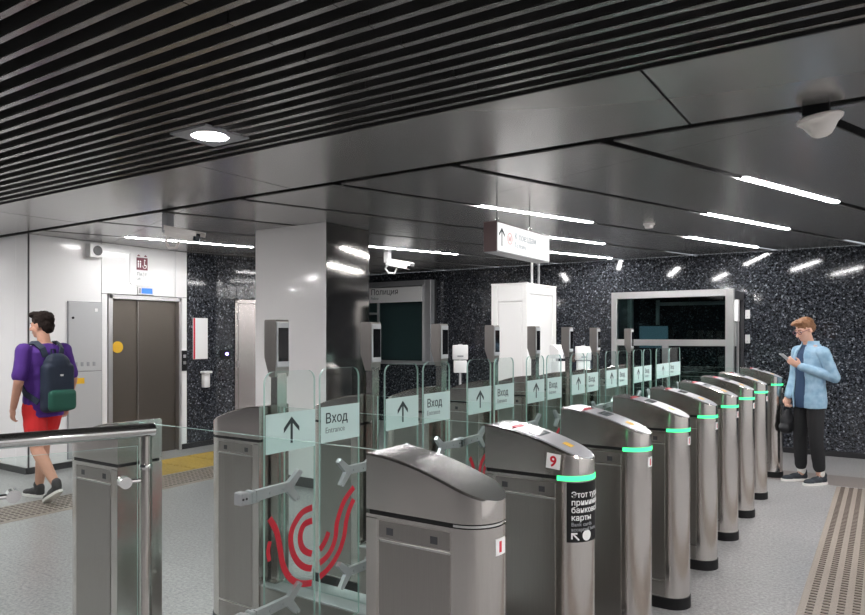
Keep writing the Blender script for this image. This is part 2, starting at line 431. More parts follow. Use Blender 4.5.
# ------------------------------------------------------------------ lamps
def tube_light(n, y0, y1, label):
    x0 = -1.40 - 1.055 * n + (y0 - 3.95) * .3562; x1 = -1.40 - 1.055 * n + (y1 - 3.95) * .3562
    e = empty('tube_light', ((x0 + x1) / 2, (y0 + y1) / 2, CEIL), math.atan2(y1 - y0, x1 - x0), label=label, cat='ceiling light', group='tube lights in the ceiling slots')
    h = math.hypot(x1 - x0, y1 - y0) / 2
    MB().box(-h, h, -.025, .025, .014, .06).obj('housing', 'light_grey', e)
    MB().rbox(-h, h, -.023, .023, -.002, .014, .004).obj('diffuser', 'tube_glow', e)
for n, y0, y1, lb in ((0, 5.48, 6.91, 'white tube light nearest the ceiling dome, above the standing man'),
                      (1, 6.93, 8.38, 'white tube light second in the row of three right of the smoke detector'),
                      (2, 8.44, 9.88, 'white tube light third and smallest in the row right of the smoke detector'),
                      (2, 5.38, 6.78, 'long white tube light just above the hanging sign'),
                      (3, 6.95, 8.45, 'white tube light passing behind the upper right of the hanging sign'),
                      (4, 8.8, 10.1, 'white tube light passing behind the lower right of the hanging sign'),
                      (5, 7.0, 8.4, 'white tube light above the police window'),
                      (6, 4.8, 6.25, 'white tube light above the lift wall'),
                      (-1, 6.95, 8.4, 'white tube light in the first ceiling slot outside the frame'),
                      (-2, 5.48, 6.91, 'white tube light in the second ceiling slot outside the frame'),
                      (-3, 4.1, 5.5, 'white tube light in the third ceiling slot outside the frame'),
                      (-2, 8.44, 9.88, 'white tube light near the back wall outside the frame'),
                      (-3, 7.0, 8.4, 'white tube light in the third slot near the back wall outside the frame')):
    tube_light(n, y0, y1, lb)
def downlight(x, y, label):
    e = empty('downlight', (x, y, CEIL - .004), label=label, cat='ceiling light', group='square downlights in the slat ceiling')
    mb = MB(); n = 32; ring = []
    for r0, z in ((.105, 0), (.088, .006), (.088, .04)): ring.append([(r0 * math.cos(2 * math.pi * k / n), r0 * math.sin(2 * math.pi * k / n), z) for k in range(n)])
    mb.skin(ring, 0, False)
    sq = []
    for k in range(n):
        c, s_ = math.cos(2 * math.pi * k / n), math.sin(2 * math.pi * k / n); f = .155 / max(abs(c), abs(s_)); sq.append((c * f, s_ * f, 0))
    up = [(p[0], p[1], .012) for p in sq]
    mb.skin([ring[0], sq, up], 0, False)
    mb.obj('trim_plate', 'mid_grey', e)
    MB().lathe([(.001, .0), (.083, .0), (.087, .012), (.001, .012)], n=32).obj('lens', 'spot_glow', e)
downlight(-3.25, 2.62, 'square downlight with a round glowing lens set in the slats')
for i, x in enumerate((-12.5, -9.6, -6.5, 0.7, 3.6)):
    downlight(x, 2.62, 'square downlight outside the frame, in line with the one in view')
for r_, yy in enumerate((.25, -2.1)):
    for i, x in enumerate((-12.5, -9.6, -6.5, -3.25, 0.0, 3.2)):
        downlight(x, yy, 'square downlight in the slats overhead, behind the viewer')

# ------------------------------------------------------------------ turnstiles
TX = -2.025
TY = [1.787 + .79 * i for i in range(8)] + [8.52]
RN, XB, XC = .105, .66, .975
def half_w(x): return RN if x <= XC else math.sqrt(max(RN * RN - (x - XC) ** 2, 4e-6))
def z_top(x): t = max(0, (x - XB) / (XC + RN - XB)); return 1.208 - .112 * t ** 1.7
STN = [XB + (XC - XB) * i / 8 for i in range(8)] + [XC + RN * math.sin(math.pi / 2 * i / 12) for i in range(13)]
def outline(inset=0, xb=None):
    r = RN - inset; pts = [(xb if xb is not None else XB + inset, -r)]
    pts += [(XC + r * math.sin(math.pi / 2 * (i / 10)), -r * math.cos(math.pi / 2 * (i / 10))) for i in range(0, 21)]
    return pts + [(xb if xb is not None else XB + inset, r)]
def flip(me):                       # mirrored copy for the exit end
    m2 = me.copy()
    for v in m2.vertices: v.co.x *= -1; v.co.y *= -1
    m2.update(); return m2
TM = {}
TM['body'] = MB().prism(outline(), 'z', .065, 1.022).mesh('pod_body', 'steel')
TM['foot'] = MB().prism(outline(-.004), 'z', 0, .065).mesh('foot_band', 'black')
TM['seam'] = MB().prism(outline(.007), 'z', 1.015, 1.044).mesh('seam_core', 'black')
mb = MB(); rows = []
for x in STN:
    h, zt = half_w(x), z_top(x)
    rows.append([(x, -h, 1.036), (x, -h, zt - .006), (x, -h * .93, zt), (x, h * .93, zt), (x, h, zt - .006), (x, h, 1.036)])
nr = 6; vsx = [p for r_ in rows for p in r_]
for i in range(len(rows) - 1):
    for k in range(nr):
        a, b = i * nr + k, i * nr + (k + 1) % nr
        mb.f.append([a, b, b + nr, a + nr]); mb.m.append(1 if k == 2 else 0)
mb.v = vsx; mb.f.append(list(range(nr))); mb.m.append(0); mb.f.append([(len(rows) - 1) * nr + k for k in range(nr)]); mb.m.append(0)
TM['cover'] = mb.mesh('sloped_cover', ['steel', 'steel_top'], 22)
def ring_patch(name, a0, a1, z0, z1, r, mats, th=.002, n=24):
    mb = MB(); rows = []
    for i in range(n + 1):
        t = math.radians(a0 + (a1 - a0) * i / n); c, s_ = math.cos(t), math.sin(t)
        rows.append([(XC + r * c, r * s_, z0), (XC + (r + th) * c, (r + th) * s_, z0), (XC + (r + th) * c, (r + th) * s_, z1), (XC + r * c, r * s_, z1)])
    return mb.skin(rows).mesh(name, mats)
TM['ring'] = ring_patch('light_ring', -90, 90, 1.018, 1.037, RN - .002, 'ring_glow', .0045)
TM['ring_off'] = ring_patch('seam_ring', -90, 90, 1.025, 1.032, RN - .005, 'chrome', .003)
def top_patch(name, xa, xb, frac, lift, mats, y0=None, y1=None, n=10, th=.002):
    mb = MB(); rows = []
    for i in range(n + 1):
        x = xa + (xb - xa) * i / n; h = half_w(x) * frac; z = z_top(x) + lift
        a, b = (-h, h) if y0 is None else (max(y0, -h), min(y1, h))
        rows.append([(x, a, z - th), (x, b, z - th), (x, b, z), (x, a, z)])
    return mb.skin(rows).mesh(name, mats)
TM['reader'] = top_patch('reader_plate', .775, 1.073, .80, .003, 'reader_grey', n=20, th=.006)
TM['screen'] = top_patch('display', .83, .88, .6, .0045, 'reader_display', -.055, .055)
TM['icon'] = top_patch('card_icon', .96, .995, .5, .0045, 'yellow_print', -.02, .02)
TM['redtag'] = top_patch('red_sticker', .75, .775, .5, .005, 'red_print', -.05, .03)
TM['panel'] = MB().rbox(.71, .968, -.1075, -.104, .166, .944, .0015).rbox(.71, .968, -.1075, -.104, .075, .158, .0015).rbox(.71, .968, -.1095, -.104, .944, .950, .001, 1).mesh('service_panel', ['steel_panel', 'steel_bright'])  # bright bead stands in for the highlight along the panel's top edge
TM['header'] = MB().rbox(.71, .968, -.1075, -.104, .955, 1.008, .0015).mesh('header_panel', 'steel_panel')
TM['window'] = MB().box(.74, .765, -.1083, -.106, .967, .989).mesh('sensor_window', 'dark_grey')
TM['strip'] = MB().rbox(.66, .703, -.107, -.104, .07, 1.012, .0015).mesh('edge_strip', 'steel')
TM['plinth'] = MB().rbox(-.66, .66, -.1, .1, .0, .285, .003).mesh('centre_plinth', 'steel_panel')
TM['plinth_top'] = MB().rbox(-.658, .658, -.098, .098, .285, .292, .002).mesh('plinth_lid', 'light_grey')
def sheet(poly, axis, a, b, name='glass_panel'): return MB().prism(poly, axis, a, b, 1, 0).mesh(name, ['glass', 'glass_edge'], 20)
TM['glass'] = sheet([(-.658, .292), (.658, .292), (.658, 1.2), (-.658, 1.2)], 'y', -.006, .006)
TM['glass_short'] = sheet([(-.585, .292), (.658, .292), (.658, 1.2), (-.585, 1.2)], 'y', -.006, .006)
def rounded(y0, y1, z0, z1, r=.045):
    p = [(y0, z0), (y1, z0)]
    for cx, a0 in ((y1 - r, 0), (y0 + r, 90)):
        p += [(cx + r * math.cos(math.radians(a0 + 15 * i)), z1 - r + r * math.sin(math.radians(a0 + 15 * i))) for i in range(7)]
    return p
LOGO = {'outer': [(.111, .861), (.148, .801), (.166, .732), (.184, .657), (.22, .599), (.27, .562), (.334, .542), (.401, .541), (.47, .563), (.535, .612), (.572, .676), (.587, .741), (.61, .79), (.64, .828)],
        'mid': [(.35, .854), (.289, .844), (.238, .797), (.226, .743), (.245, .68), (.289, .628), (.347, .601), (.414, .602), (.477, .628), (.513, .681), (.527, .754), (.572, .832), (.64, .883)],
        'inner': [(.35, .799), (.301, .792), (.28, .752), (.289, .705), (.321, .674), (.367, .657), (.414, .66), (.449, .687), (.47, .72)],
        'small': [(.113, .771), (.104, .735), (.111, .695)]}
def catmull(p, n=10):
    q = [p[0]] + p + [p[-1]]; out = []
    for i in range(1, len(q) - 2):
        for k in range(n):
            t = k / n; a, b, c, d = (Vector((*x, 0)) for x in q[i - 1:i + 3])
            out.append(.5 * ((2 * b) + (c - a) * t + (2 * a - 5 * b + 4 * c - d) * t * t + (3 * b - a - 3 * c + d) * t ** 3))
    return out + [Vector((*p[-1], 0))]
def logo_mesh(side, shift):         # part of the print that lies on one leaf; leaf coordinates (y, z)
    mb = MB()
    for nm, pts in LOGO.items():
        c = catmull(pts); run = []
        def flush():
            if len(run) > 2:
                rows = []
                for i, p in enumerate(run):
                    d = (run[min(i + 1, len(run) - 1)] - run[max(i - 1, 0)]).normalized(); nn = Vector((-d.y, d.x, 0)) * (.0132 if nm != 'small' else .009)
                    a, b = p + nn, p - nn
                    rows.append([(.0052, a.x, a.y), (.0068, a.x, a.y), (.0068, b.x, b.y), (.0052, b.x, b.y)])
                mb.skin(rows)
            run.clear()
        for p in c:
            ok = (p.x < .352) if side == 'A' else (p.x > .411)
            if ok: run.append(p + Vector((shift, 0, 0)))
            else: flush()
        flush()
    return mb.mesh('red_emblem', 'red_print')
def leaf_set(dist):                 # meshes for the two leaves of a passage of this pitch, each relative to its own cabinet
    c = dist / 2; sh = c - .395; S = {}
    A0, A1 = .089, c - .0245
    S['A'] = dict(leaf=sheet(rounded(A0, A1, .30, 1.43), 'x', -.005, .005, 'glass_leaf'),
                  label=MB().rbox(.0055, .0068, A0 + .002, A1 - .002, 1.11, 1.265, .0004).mesh('leaf_label', 'glass_sticker'), logo=logo_mesh('A', sh))
    S['B'] = dict(leaf=sheet(rounded(-A1, -A0 - .02, .30, 1.43), 'x', -.005, .005, 'glass_leaf'),
                  label=MB().rbox(.0055, .0068, -A1 + .002, -A0 - .022, 1.11, 1.265, .0004).mesh('leaf_label', 'glass_sticker'),
                  logo=mesh_map(logo_mesh('B', sh), lambda v: Vector((v.x, v.y - dist, v.z))))
    ac = (A0 + A1) / 2
    ar = MB().box(.007, .008, ac - .006, ac + .006, 1.14, 1.232)
    for s_ in (-1, 1):
        ar.prism([(ac, 1.246), (ac + s_ * .043, 1.203), (ac + s_ * .043, 1.184), (ac, 1.226)], 'x', .007, .008)
    S['arrow'] = ar.mesh('arrow', 'arrow_ink')
    S['t1'] = mesh_map(text_mesh('Вход', .062, 'arrow_ink', .0003), lambda v: Vector((.0072 + v.z, -A1 + .028 + v.x, 1.192 + v.y)))
    S['t2'] = mesh_map(text_mesh('Entrance', .036, 'grey_ink', 0), lambda v: Vector((.0072 + v.z, -A1 + .028 + v.x, 1.150 + v.y)))
    return S
LEAF = {.79: leaf_set(.79), 1.22: leaf_set(1.22)}
def bracket():                      # glass clamp arm with a forked end, along +y
    mb = MB().rbox(-.02, .024, -.044, -.008, -.024, .024, .004).rbox(-.02, .024, .008, .028, -.022, .022, .004)
    mb.rbox(-.02, .02, -.012, .05, -.026, .016, .003)
    mb.prism([(.03, -.02), (.19, -.012), (.24, -.06), (.262, -.05), (.225, .0), (.275, .05), (.258, .066), (.2, .024), (.03, .022)], 'x', .0055, .024)
    for y, z in ((.25, -.052), (.262, .054), (.1, 0), (.17, .004)):
        mb.tube([(.022, y, z), (.028, y, z)], .007, 10)
    return mb
TM['arm'] = bracket().mesh('hinge_arm', 'silver')
TM['arm_m'] = mesh_map(bracket().mesh('hinge_arm', 'silver'), lambda v: Vector((v.x, -v.y, v.z)))
TM['armpad'] = [MB().tube([(.022, y, 0), (.0255, y, 0)], .005, 8).mesh('bolt', 'dark_grey') for y in (-.036, -.02)]
TL = ['steel turnstile with a bare sloped top, nearest and largest in the row',
      'steel turnstile with the number nine tag and a black bank card sticker',
      'third steel turnstile of the row, just beyond the number nine one',
      'fourth steel turnstile of the row, counted from the nearest',
      'fifth steel turnstile, in the middle of the row',
      'sixth steel turnstile of the row, counted from the nearest',
      'seventh steel turnstile, third from the far end of the row',
      'eighth steel turnstile, beside the wide passage near the far end',
      'ninth and last steel turnstile, beside the standing man']
for i, ty in enumerate(TY):
    e = empty('turnstile', (TX + (.016 if i == 0 else 0), ty, 0), label=TL[i], cat='turnstile', group='row of steel turnstiles')
    for end in (0, 1):
        F = (lambda k: TM[k]) if not end else (lambda k: TM.setdefault(k + '_x', flip(TM[k])))
        put('pod_body', F('body'), e); put('foot_band', F('foot'), e); put('seam_core', F('seam'), e); put('sloped_cover', F('cover'), e)
        for side in (0, 1):
            def G(k):
                kk = k + '_s%d%d' % (end, side)
                if kk not in TM:
                    m2 = TM[k].copy()
                    for v in m2.vertices: v.co.x *= -1 if end else 1; v.co.y *= -1 if side else 1
                    if end != side: m2.flip_normals()
                    m2.update(); TM[kk] = m2
                return TM[kk]
            put('service_panel', G('panel'), e); h = put('header_panel', G('header'), e); put('edge_strip', G('strip'), e)
            put('sensor_window', G('window'), h); put('sensor_window', G('window'), h, (.16 * (-1 if end else 1), 0, 0))
    put('centre_plinth', TM['plinth'], e); put('plinth_lid', TM['plinth_top'], e); put('glass_panel', TM['glass' if i == 0 else 'glass_short'], e)
    if i == 0: put('seam_ring', TM['ring_off'], e)
    else:
        put('light_ring', TM['ring'], e, label='glowing green light ring')
        r = put('reader_plate', TM['reader'], e); put('display', TM['screen'], r); put('card_icon', TM['icon'], r); put('red_sticker', TM['redtag'], e)
    if i < 8:
        S = LEAF[.79 if i < 7 else 1.22]; lf = put('glass_leaf', S['A']['leaf'], e)
        put('leaf_label', S['A']['label'], lf); put('arrow', S['arrow'], lf); put('red_emblem', S['A']['logo'], lf)
        for z in (.965, .51): put('hinge_arm', TM['arm'], lf, (0, 0, z)); [put('bolt', b, lf, (0, 0, z)) for b in TM['armpad']]
    if i > 0:
        S = LEAF[.79 if i < 8 else 1.22]; lf = put('glass_leaf', S['B']['leaf'], e)
        put('leaf_label', S['B']['label'], lf); put('lettering', S['t1'], lf); put('lettering', S['t2'], lf); put('red_emblem', S['B']['logo'], lf)
        for z in (.965, .51): put('hinge_arm', TM['arm_m'], lf, (0, 0, z))
    # stickers on the nose
    if i != 1:
        t_ = put('number_sticker', TM.setdefault('nst', ring_patch('number_sticker', -18, 8, .94, .988, RN + .0005, 'white_print', .0012, 8)), e)
        put('red_mark', TM.setdefault('nmk', ring_patch('red_mark', -10, -4, .948, .98, RN + .0017, 'red_print', .0006, 6)), t_)
    else:
        t_ = MB().rbox(-.0285, .0285, -.0015, .0, -.029, .029, .0005).obj('number_tag', 'white_print', e, (.96, -.1065, 1.09)); t_.rotation_euler = (0, math.radians(5), 0)
        me = mesh_map(text_mesh('9', .056, 'red_print', .0015, 'CENTER'), lambda v: Vector((v.x, -.002 - v.z, v.y - .019))); put('lettering', me, t_)
        k_ = put('bank_card_sticker', ring_patch('bank_card_sticker', -70, 70, .785, 1.012, RN + .0005, 'black', .0012, 32), e, label='black sticker with white bank card lettering')
        def bend_(x0, z0):
            def f(v):
                a = math.radians(-70) + (x0 + v.x) / (RN + .002); r_ = RN + .0030 + v.z
                return Vector((XC + r_ * math.cos(a), r_ * math.sin(a), z0 + v.y))
            return f
        for tx, z0, sz, mt, bo in (('Этот турникет', .956, .031, 'white_print', .0003), ('принимает', .927, .031, 'white_print', .0003), ('банковские', .898, .031, 'white_print', .0003),
                                   ('карты', .869, .031, 'white_print', .0003), ('Bank cards', .847, .021, 'mid_grey', 0), ('accepted here', .828, .021, 'mid_grey', 0)):
            put('lettering', mesh_map(text_mesh(tx, sz, mt, bo), bend_(.017, z0)), k_)
        ar = MB()
        def arr(poly):
            ar.prism(poly, 'z', -.0003, .0003)
        arr([(0, .032), (.024, .032), (.024, .026), (0, .026)]); arr([(0, .032), (.006, .032), (.006, .008), (0, .008)]); arr([(.003, .0275), (.0075, .032), (.033, .006), (.0285, .0015)])
        put('arrow', mesh_map(ar.mesh('arrow', 'white_print'), bend_(.017, .79)), k_)
        mb = MB().skin([[(q_ * math.cos(math.radians(15 * q)), q_ * math.sin(math.radians(15 * q)), 0) for q in range(24)] for q_ in (.021, .016, .011, .006, .001)])
        put('round_icon', mesh_map(mb.mesh('round_icon', 'white_print'), bend_(.083, .81)), k_)

# ------------------------------------------------------------------ face scanner posts on the far pods
PZ = .2925
def post_proto():
    A = MB().prism([(.026, 0), (.026, 1.12), (-.016, 1.12), (-.020, 1.09), (-.020, 0)], 'y', -.034, .034).mesh('post', 'steel')
    H = MB().prism([(.024, 1.065), (.028, 1.10), (.028, 1.355), (.022, 1.362), (-.048, 1.362), (-.054, 1.355), (-.054, 1.165), (-.018, 1.065)], 'y', -.048, .048).mesh('scanner_head', 'steel_panel')
    Bz = MB().rbox(.027, .036, -.044, .044, 1.115, 1.35, .003).mesh('bezel', 'light_grey')
    Sx = MB().box(.0355, .0375, -.036, .036, 1.145, 1.32).mesh('screen', 'black_gloss')
    Ft = MB().rbox(-.022, .034, -.055, .055, 0, .008, .002).mesh('mount_plate', 'steel')
    return A, H, Bz, Sx, Ft
PM = post_proto()
SLB = ['face scanner post on the number nine turnstile, in front of the white pillar', 'face scanner post at the right edge of the white pillar', 'face scanner post below the right frame of the police window',
       'face scanner post left of the white cabin', 'face scanner post in front of the middle of the white cabin', 'face scanner post beside the white slanted dispenser, right of the cabin',
       'face scanner post between the white cabin and the glass booth', 'face scanner post in front of the glass booth, farthest of the eight']
for i in range(1, 9):
    e = empty('face_scanner', (TX - .628, TY[i], PZ), label=SLB[i - 1], cat='face scanner', group='face scanner posts')
    put('post', PM[0], e); h = put('scanner_head', PM[1], e); put('mount_plate', PM[4], e); put('bezel', PM[2], h); put('screen', PM[3], h)

# ------------------------------------------------------------------ glass handrail fence on the left
FD = Vector((.6, 0, 0))
fo = cw(-1.08, 2.6); ang = math.atan2(OBL[1], OBL[0])
e = empty('handrail_fence', (fo[0], fo[1], 0), ang, label='stainless handrail on posts with a clear glass pane at the left edge', cat='railing')
MB().tube([(-2.9, 0, 1.217), (.03, 0, 1.217)], .026, 20).obj('handrail', 'chrome', e)
for x in (0, -.50, -1.6, -2.7):
    MB().tube([(x, 0, .01), (x, 0, 1.195)], .022, 18).obj('post', 'steel', e)
    MB().lathe([(.06, 0), (.06, .008), (.03, .016), (.024, .03)], (x, 0, 0)).obj('base_flange', 'steel', e)
    MB().lathe([(.0235, 1.07), (.025, 1.075), (.025, 1.085), (.0235, 1.09)], (x, 0, 0)).obj('collar', 'chrome', e)
for a, b in ((-.475, -.03), (-1.57, -.53), (-2.67, -1.63)):
    put('glass_pane', sheet([(a, .12), (b, .12), (b, 1.16), (a, 1.16)], 'y', -.005, .005, 'glass_pane'), e)
    for xx, sg in ((b - .045, 1), (a + .045, -1)):
        for z in (1.03, .35):
            MB().tube([(xx, -.022, z), (xx, .022, z)], .022, 16).tube([(xx, 0, z), (xx + sg * .06, 0, z)], .009, 10).obj('glass_clamp', 'chrome', e)

# ------------------------------------------------------------------ glass booth at the back wall
e = empty('glass_booth', (-3.22, 9.5, 0), label='steel framed glass booth against the granite wall', cat='booth')
BW, BDp, BH = 1.60, .79, 2.17
def bar(x0, x1, y0, y1, z0, z1, name='frame_bar', mt='steel_bright', par=None): return MB().rbox(x0, x1, y0, y1, z0, z1, .004).obj(name, mt, par or e)
bar(0, .08, 0, .08, 0, BH, 'post'); bar(BW - .1, BW, 0, .1, 0, BH, 'post'); bar(.08, BW - .1, 0, .08, BH - .09, BH, 'top_rail'); bar(.08, BW - .1, 0, .08, 1.43, 1.515, 'middle_rail')
bar(.70, .78, .0, .07, .1, 1.43, 'post'); bar(0, .08, BDp - .08, BDp, 0, BH, 'post'); bar(BW - .08, BW, BDp - .08, BDp, 0, BH, 'post', 'dark_grey')
bar(.08, BW - .1, .0, .08, 0, .1, 'bottom_rail'); bar(0, BW, .1, BDp, BH - .05, BH - .01, 'roof', 'dark_grey')
bar(BW - .05, BW, .1, BDp - .08, BH - .12, BH - .05, 'side_rail', 'dark_grey'); bar(BW - .05, BW - .01, .42, .46, .1, BH - .12, 'side_post', 'steel_bright')
bar(.42, .47, BDp - .07, BDp - .03, .1, BH - .09, 'inner_post', 'steel_bright'); bar(.47, BW - .1, BDp - .07, BDp - .03, 2.0, 2.05, 'inner_rail', 'steel_bright')
for (a, b, c, d) in ((.08, BW - .1, 1.515, BH - .09), (.08, .70, .1, 1.43), (.78, BW - .1, .1, 1.43)):
    MB().box(a, b, .036, .044, c, d).obj('pane', 'glass_dark', e)
MB().box(.036, .044, .08, BDp - .08, .1, BH - .05).obj('pane', 'glass_dark', e)
for a, b in ((.1, .42), (.46, BDp - .08)): MB().box(BW - .034, BW - .026, a, b, .1, BH - .12).obj('pane', 'glass_dark', e)
MB().rbox(.1, BW - .14, .18, .62, .88, .92, .005).rbox(.1, .16, .2, .6, 0, .88, .005).rbox(BW - .2, BW - .14, .2, .6, 0, .88, .005).obj('desk', 'dark_grey', e)
bar(BW + .002, BW + .05, .03, .13, 1.75, 2.03, 'intercom_box', 'white_plastic'); bar(BW + .002, BW + .02, .06, .1, 1.43, 1.74, 'door_handle', 'steel_bright')
put('monitor', None, None, (-2.75, 9.95, .921), label='monitor glowing faintly on the desk inside the glass booth', cat='monitor')
mo = bpy.data.objects['monitor']
MB().rbox(-.22, .22, -.02, .02, .45, .8, .006).obj('casing', 'black', mo); MB().box(-.2, .2, -.0225, -.019, .47, .78).obj('screen', 'screen_teal', mo)
MB().lathe([(.1, 0), (.1, .012), (.025, .02), (.02, .45)]).obj('stand', 'black', mo)
t = empty('wall_bracket', (-1.58, YF - .0, 1.86), label='small white box on the granite wall, upper of the two right of the booth', cat='wall box', group='white wall boxes')
MB().rbox(-.03, .03, -.03, 0, -.06, .06, .004).obj('cover', 'white_plastic', t); MB().tube([(0, -.032, -.03), (0, -.029, -.03)], .008).obj('screw', 'light_grey', t)
t2 = copy_tree(t); t2.location.z = 1.52; t2['label'] = 'small white box on the granite wall, lower of the two right of the booth'
e = empty('glass_screen', (-2.45, 8.68, 0), label='low clear glass screen between the last turnstile and the booth', cat='screen')
put('pane', sheet([(0, .05), (.76, .05), (.76, 1.15), (0, 1.15)], 'x', -.005, .005, 'pane'), e)
for y in (.05, .70): MB().rbox(-.02, .02, y - .02, y + .02, 0, 1.0, .003).obj('post', 'steel', e)

# ------------------------------------------------------------------ police window
e = empty('police_window', (-7.87, 10.14, 0), label='steel framed service window under a white Police sign', cat='service window')
MB().box(-1.2, 1.19, .0, .185, 0, 1.05).obj('counter_front', 'granite', e)
bar(-1.2, 1.24, -.12, .12, 1.05, 1.115, 'sill', 'silver', e)
bar(1.08, 1.2, -.03, .1, 1.115, 2.55, 'side_post', 'silver', e); bar(-1.2, 1.08, -.03, .1, 2.46, 2.55, 'top_rail', 'silver', e)
bar(1.0, 1.08, 0, .06, 1.115, 2.46, 'inner_post', 'light_grey', e); bar(-1.2, -1.1, -.03, .1, 1.115, 2.46, 'side_post', 'steel_bright', e)
MB().rbox(-1.1, 1.0, -.02, .03, 2.17, 2.44, .004).obj('sign_board', 'white_plastic', e)
sb = [o for o in bpy.data.objects if o.parent == e and o.name.startswith('sign_board')][0]
put('lettering', mesh_map(text_mesh('Полиция', .15, 'arrow_ink', 0), lambda v: Vector((v.x - .14, -.0205 - v.z, v.y + 2.315))), sb)
put('lettering', mesh_map(text_mesh('Police', .075, 'grey_ink', 0), lambda v: Vector((v.x - .14, -.0205 - v.z, v.y + 2.225))), sb)
MB().box(-1.1, 1.0, .02, .03, 1.115, 2.17).obj('pane', 'glass_dark', e)
bar(-.02, .03, .012, .04, 1.115, 2.17, 'mullion', 'mid_grey', e); bar(-1.1, -.02, .012, .04, 1.95, 1.99, 'transom', 'mid_grey', e)
MB().box(1.1, 1.19, .1, .185, 1.115, 2.55).obj('side_cladding', 'dark_grey', e)
MB().box(-1.1, 1.0, .165, .18, 1.12, 2.5).obj('inner_wall', 'light_grey', e)

# ------------------------------------------------------------------ white cabin
e = empty('white_cabin', (-3.9, 8.2, 0), label='tall white cabin with recessed door panels behind the turnstiles', cat='cabin')
CXw, CYw, CH = .53, .95, 2.24
MB().box(-CXw + .015, -.015, .015, CYw - .015, 0, CH - .02).obj('core', 'white_booth', e)
for (x0, x1) in ((-CXw, -CXw + .09), (-.06, 0)): MB().rbox(x0, x1, 0, .0601, 0, CH, .004).obj('corner_post', 'white_booth', e)
MB().rbox(-CXw + .09, -.06, .001, .06, CH - .22, CH, .004).obj('head_rail', 'white_booth', e); MB().rbox(-.06, -.001, .06, CYw - .12, CH - .12, CH, .004).obj('head_rail', 'white_booth', e)
MB().rbox(-.06, 0, CYw - .12, CYw, 0, CH, .004).obj('corner_post', 'white_booth', e)
MB().rbox(-CXw + .11, -.08, .004, .03, .08, CH - .24, .005).obj('door_panel', 'white_booth', e)
MB().rbox(-.03, -.004, .08, CYw - .14, .08, CH - .14, .005).obj('side_panel', 'white_booth', e)
MB().rbox(-CXw - .005, .005, -.005, CYw + .005, CH - .0, CH + .02, .004).obj('roof', 'white_booth', e)
MB().lathe([(.07, 0), (.075, .02), (.05, .045), (.001, .05)], (-.2, .3, CH + .02)).obj('fan_cover', 'dark_grey', e)
for x, y, mt in ((-.1, .36, 'white_plastic'), (-.05, .47, 'mid_grey')): MB().tube([(x, y, CH + .01), (x, y, CEIL - .001)], .016, 10).obj('conduit', mt, e)

# ------------------------------------------------------------------ dispensers on stands
def dispenser(x, y, rz, top, label, slanted):
    e = empty('sanitiser_stand', (x, y, 0), rz, label=label, cat='dispenser', group='white dispensers on stands')
    MB().lathe([(.16, 0), (.16, .012), (.02, .02)]).obj('base', 'white_plastic', e)
    MB().tube([(0, .03, .015), (0, .03, top - .1)], .016, 12).obj('pole', 'light_grey', e)
    if slanted:
        b = MB().prism([(-.10, top - .17), (.06, top - .17), (.06, top), (.0, top), (-.10, top - .07)], 'x', -.105, .105).obj('housing', 'white_plastic', e)
        MB().rbox(-.10, .10, -.09, .05, top - .36, top - .21, .01).obj('tray', 'white_plastic', e); MB().rbox(-.03, .03, -.105, -.09, top - .165, top - .12, .003).obj('button', 'mid_grey', b)
    else:
        b = MB().rbox(-.1, .1, -.07, .06, top - .19, top, .012, 0, 2).obj('housing', 'white_plastic', e); MB().lathe([(.03, 0), (.03, .01), (.001, .014)], (0, 0, top)).obj('cap', 'light_grey', b)
        MB().rbox(-.085, .085, -.06, .05, top - .36, top - .20, .01, 0, 2).obj('tray', 'white_plastic', e); MB().rbox(-.04, .04, -.075, -.065, top - .155, top - .135, .002).obj('window', 'mid_grey', b)
dispenser(-4.63, 7.72, .58, 1.445, 'white sanitiser dispenser on a thin stand left of the white cabin', False)
dispenser(-3.48, 8.25, 1.2, 1.45, 'white slant topped dispenser right of the white cabin', True)
dispenser(-3.45, 9.02, .58, 1.42, 'white dispenser on a stand beside the glass booth', False)

# ------------------------------------------------------------------ hanging sign
e = empty('hanging_sign', (-2.6, 4.9, 2.247), label='lit white direction sign with arrow hanging over the turnstiles', cat='sign')
SLn, SHt = 1.04, .24
MB().rbox(-.11, -.006, .012, SLn - .01, .006, SHt - .004, .008).obj('case', 'light_grey', e)
MB().rbox(-.008, .0, .03, SLn, .006, SHt, .003).obj('lit_face', 'sign_face', e)
MB().rbox(-.118, .001, -.004, .014, 0, SHt, .004).obj('end_cap', 'brown_cap', e); MB().rbox(-.12, .004, .0, SLn, SHt - .004, SHt + .004, .002).obj('top_cover', 'brown_cap', e)
MB().rbox(-.115, .006, -.0, SLn - .02, -.006, .008, .002).obj('bottom_rail', 'mid_grey', e)
fc = [o for o in bpy.data.objects if o.parent == e and o.name.startswith('lit_face')][0]
ar = MB().box(.0005, .0015, .085, .1, .05, .185)
for s_ in (-1, 1): ar.prism([(.0925, .2), (.0925 + s_ * .05, .15), (.0925 + s_ * .05, .127), (.0925, .176)], 'x', .0005, .0015)
ar.obj('arrow', 'arrow_ink', fc)
rg = MB(); rr = []
for q in range(25):
    t = 2 * math.pi * q / 24; rr.append([(.0005, .235 + .048 * math.cos(t), .125 + .048 * math.sin(t)), (.0015, .235 + .048 * math.cos(t), .125 + .048 * math.sin(t)), (.0015, .235 + .04 * math.cos(t), .125 + .04 * math.sin(t)), (.0005, .235 + .04 * math.cos(t), .125 + .04 * math.sin(t))])
mat('pale_red', (.75, .35, .35), .5)
rg.skin(rr).obj('round_emblem', 'pale_red', fc)
put('lettering', mesh_map(text_mesh('М', .062, 'pale_red', .001, 'CENTER'), lambda v: Vector((.001 + v.z, .235 + v.x, .103 + v.y))), fc)
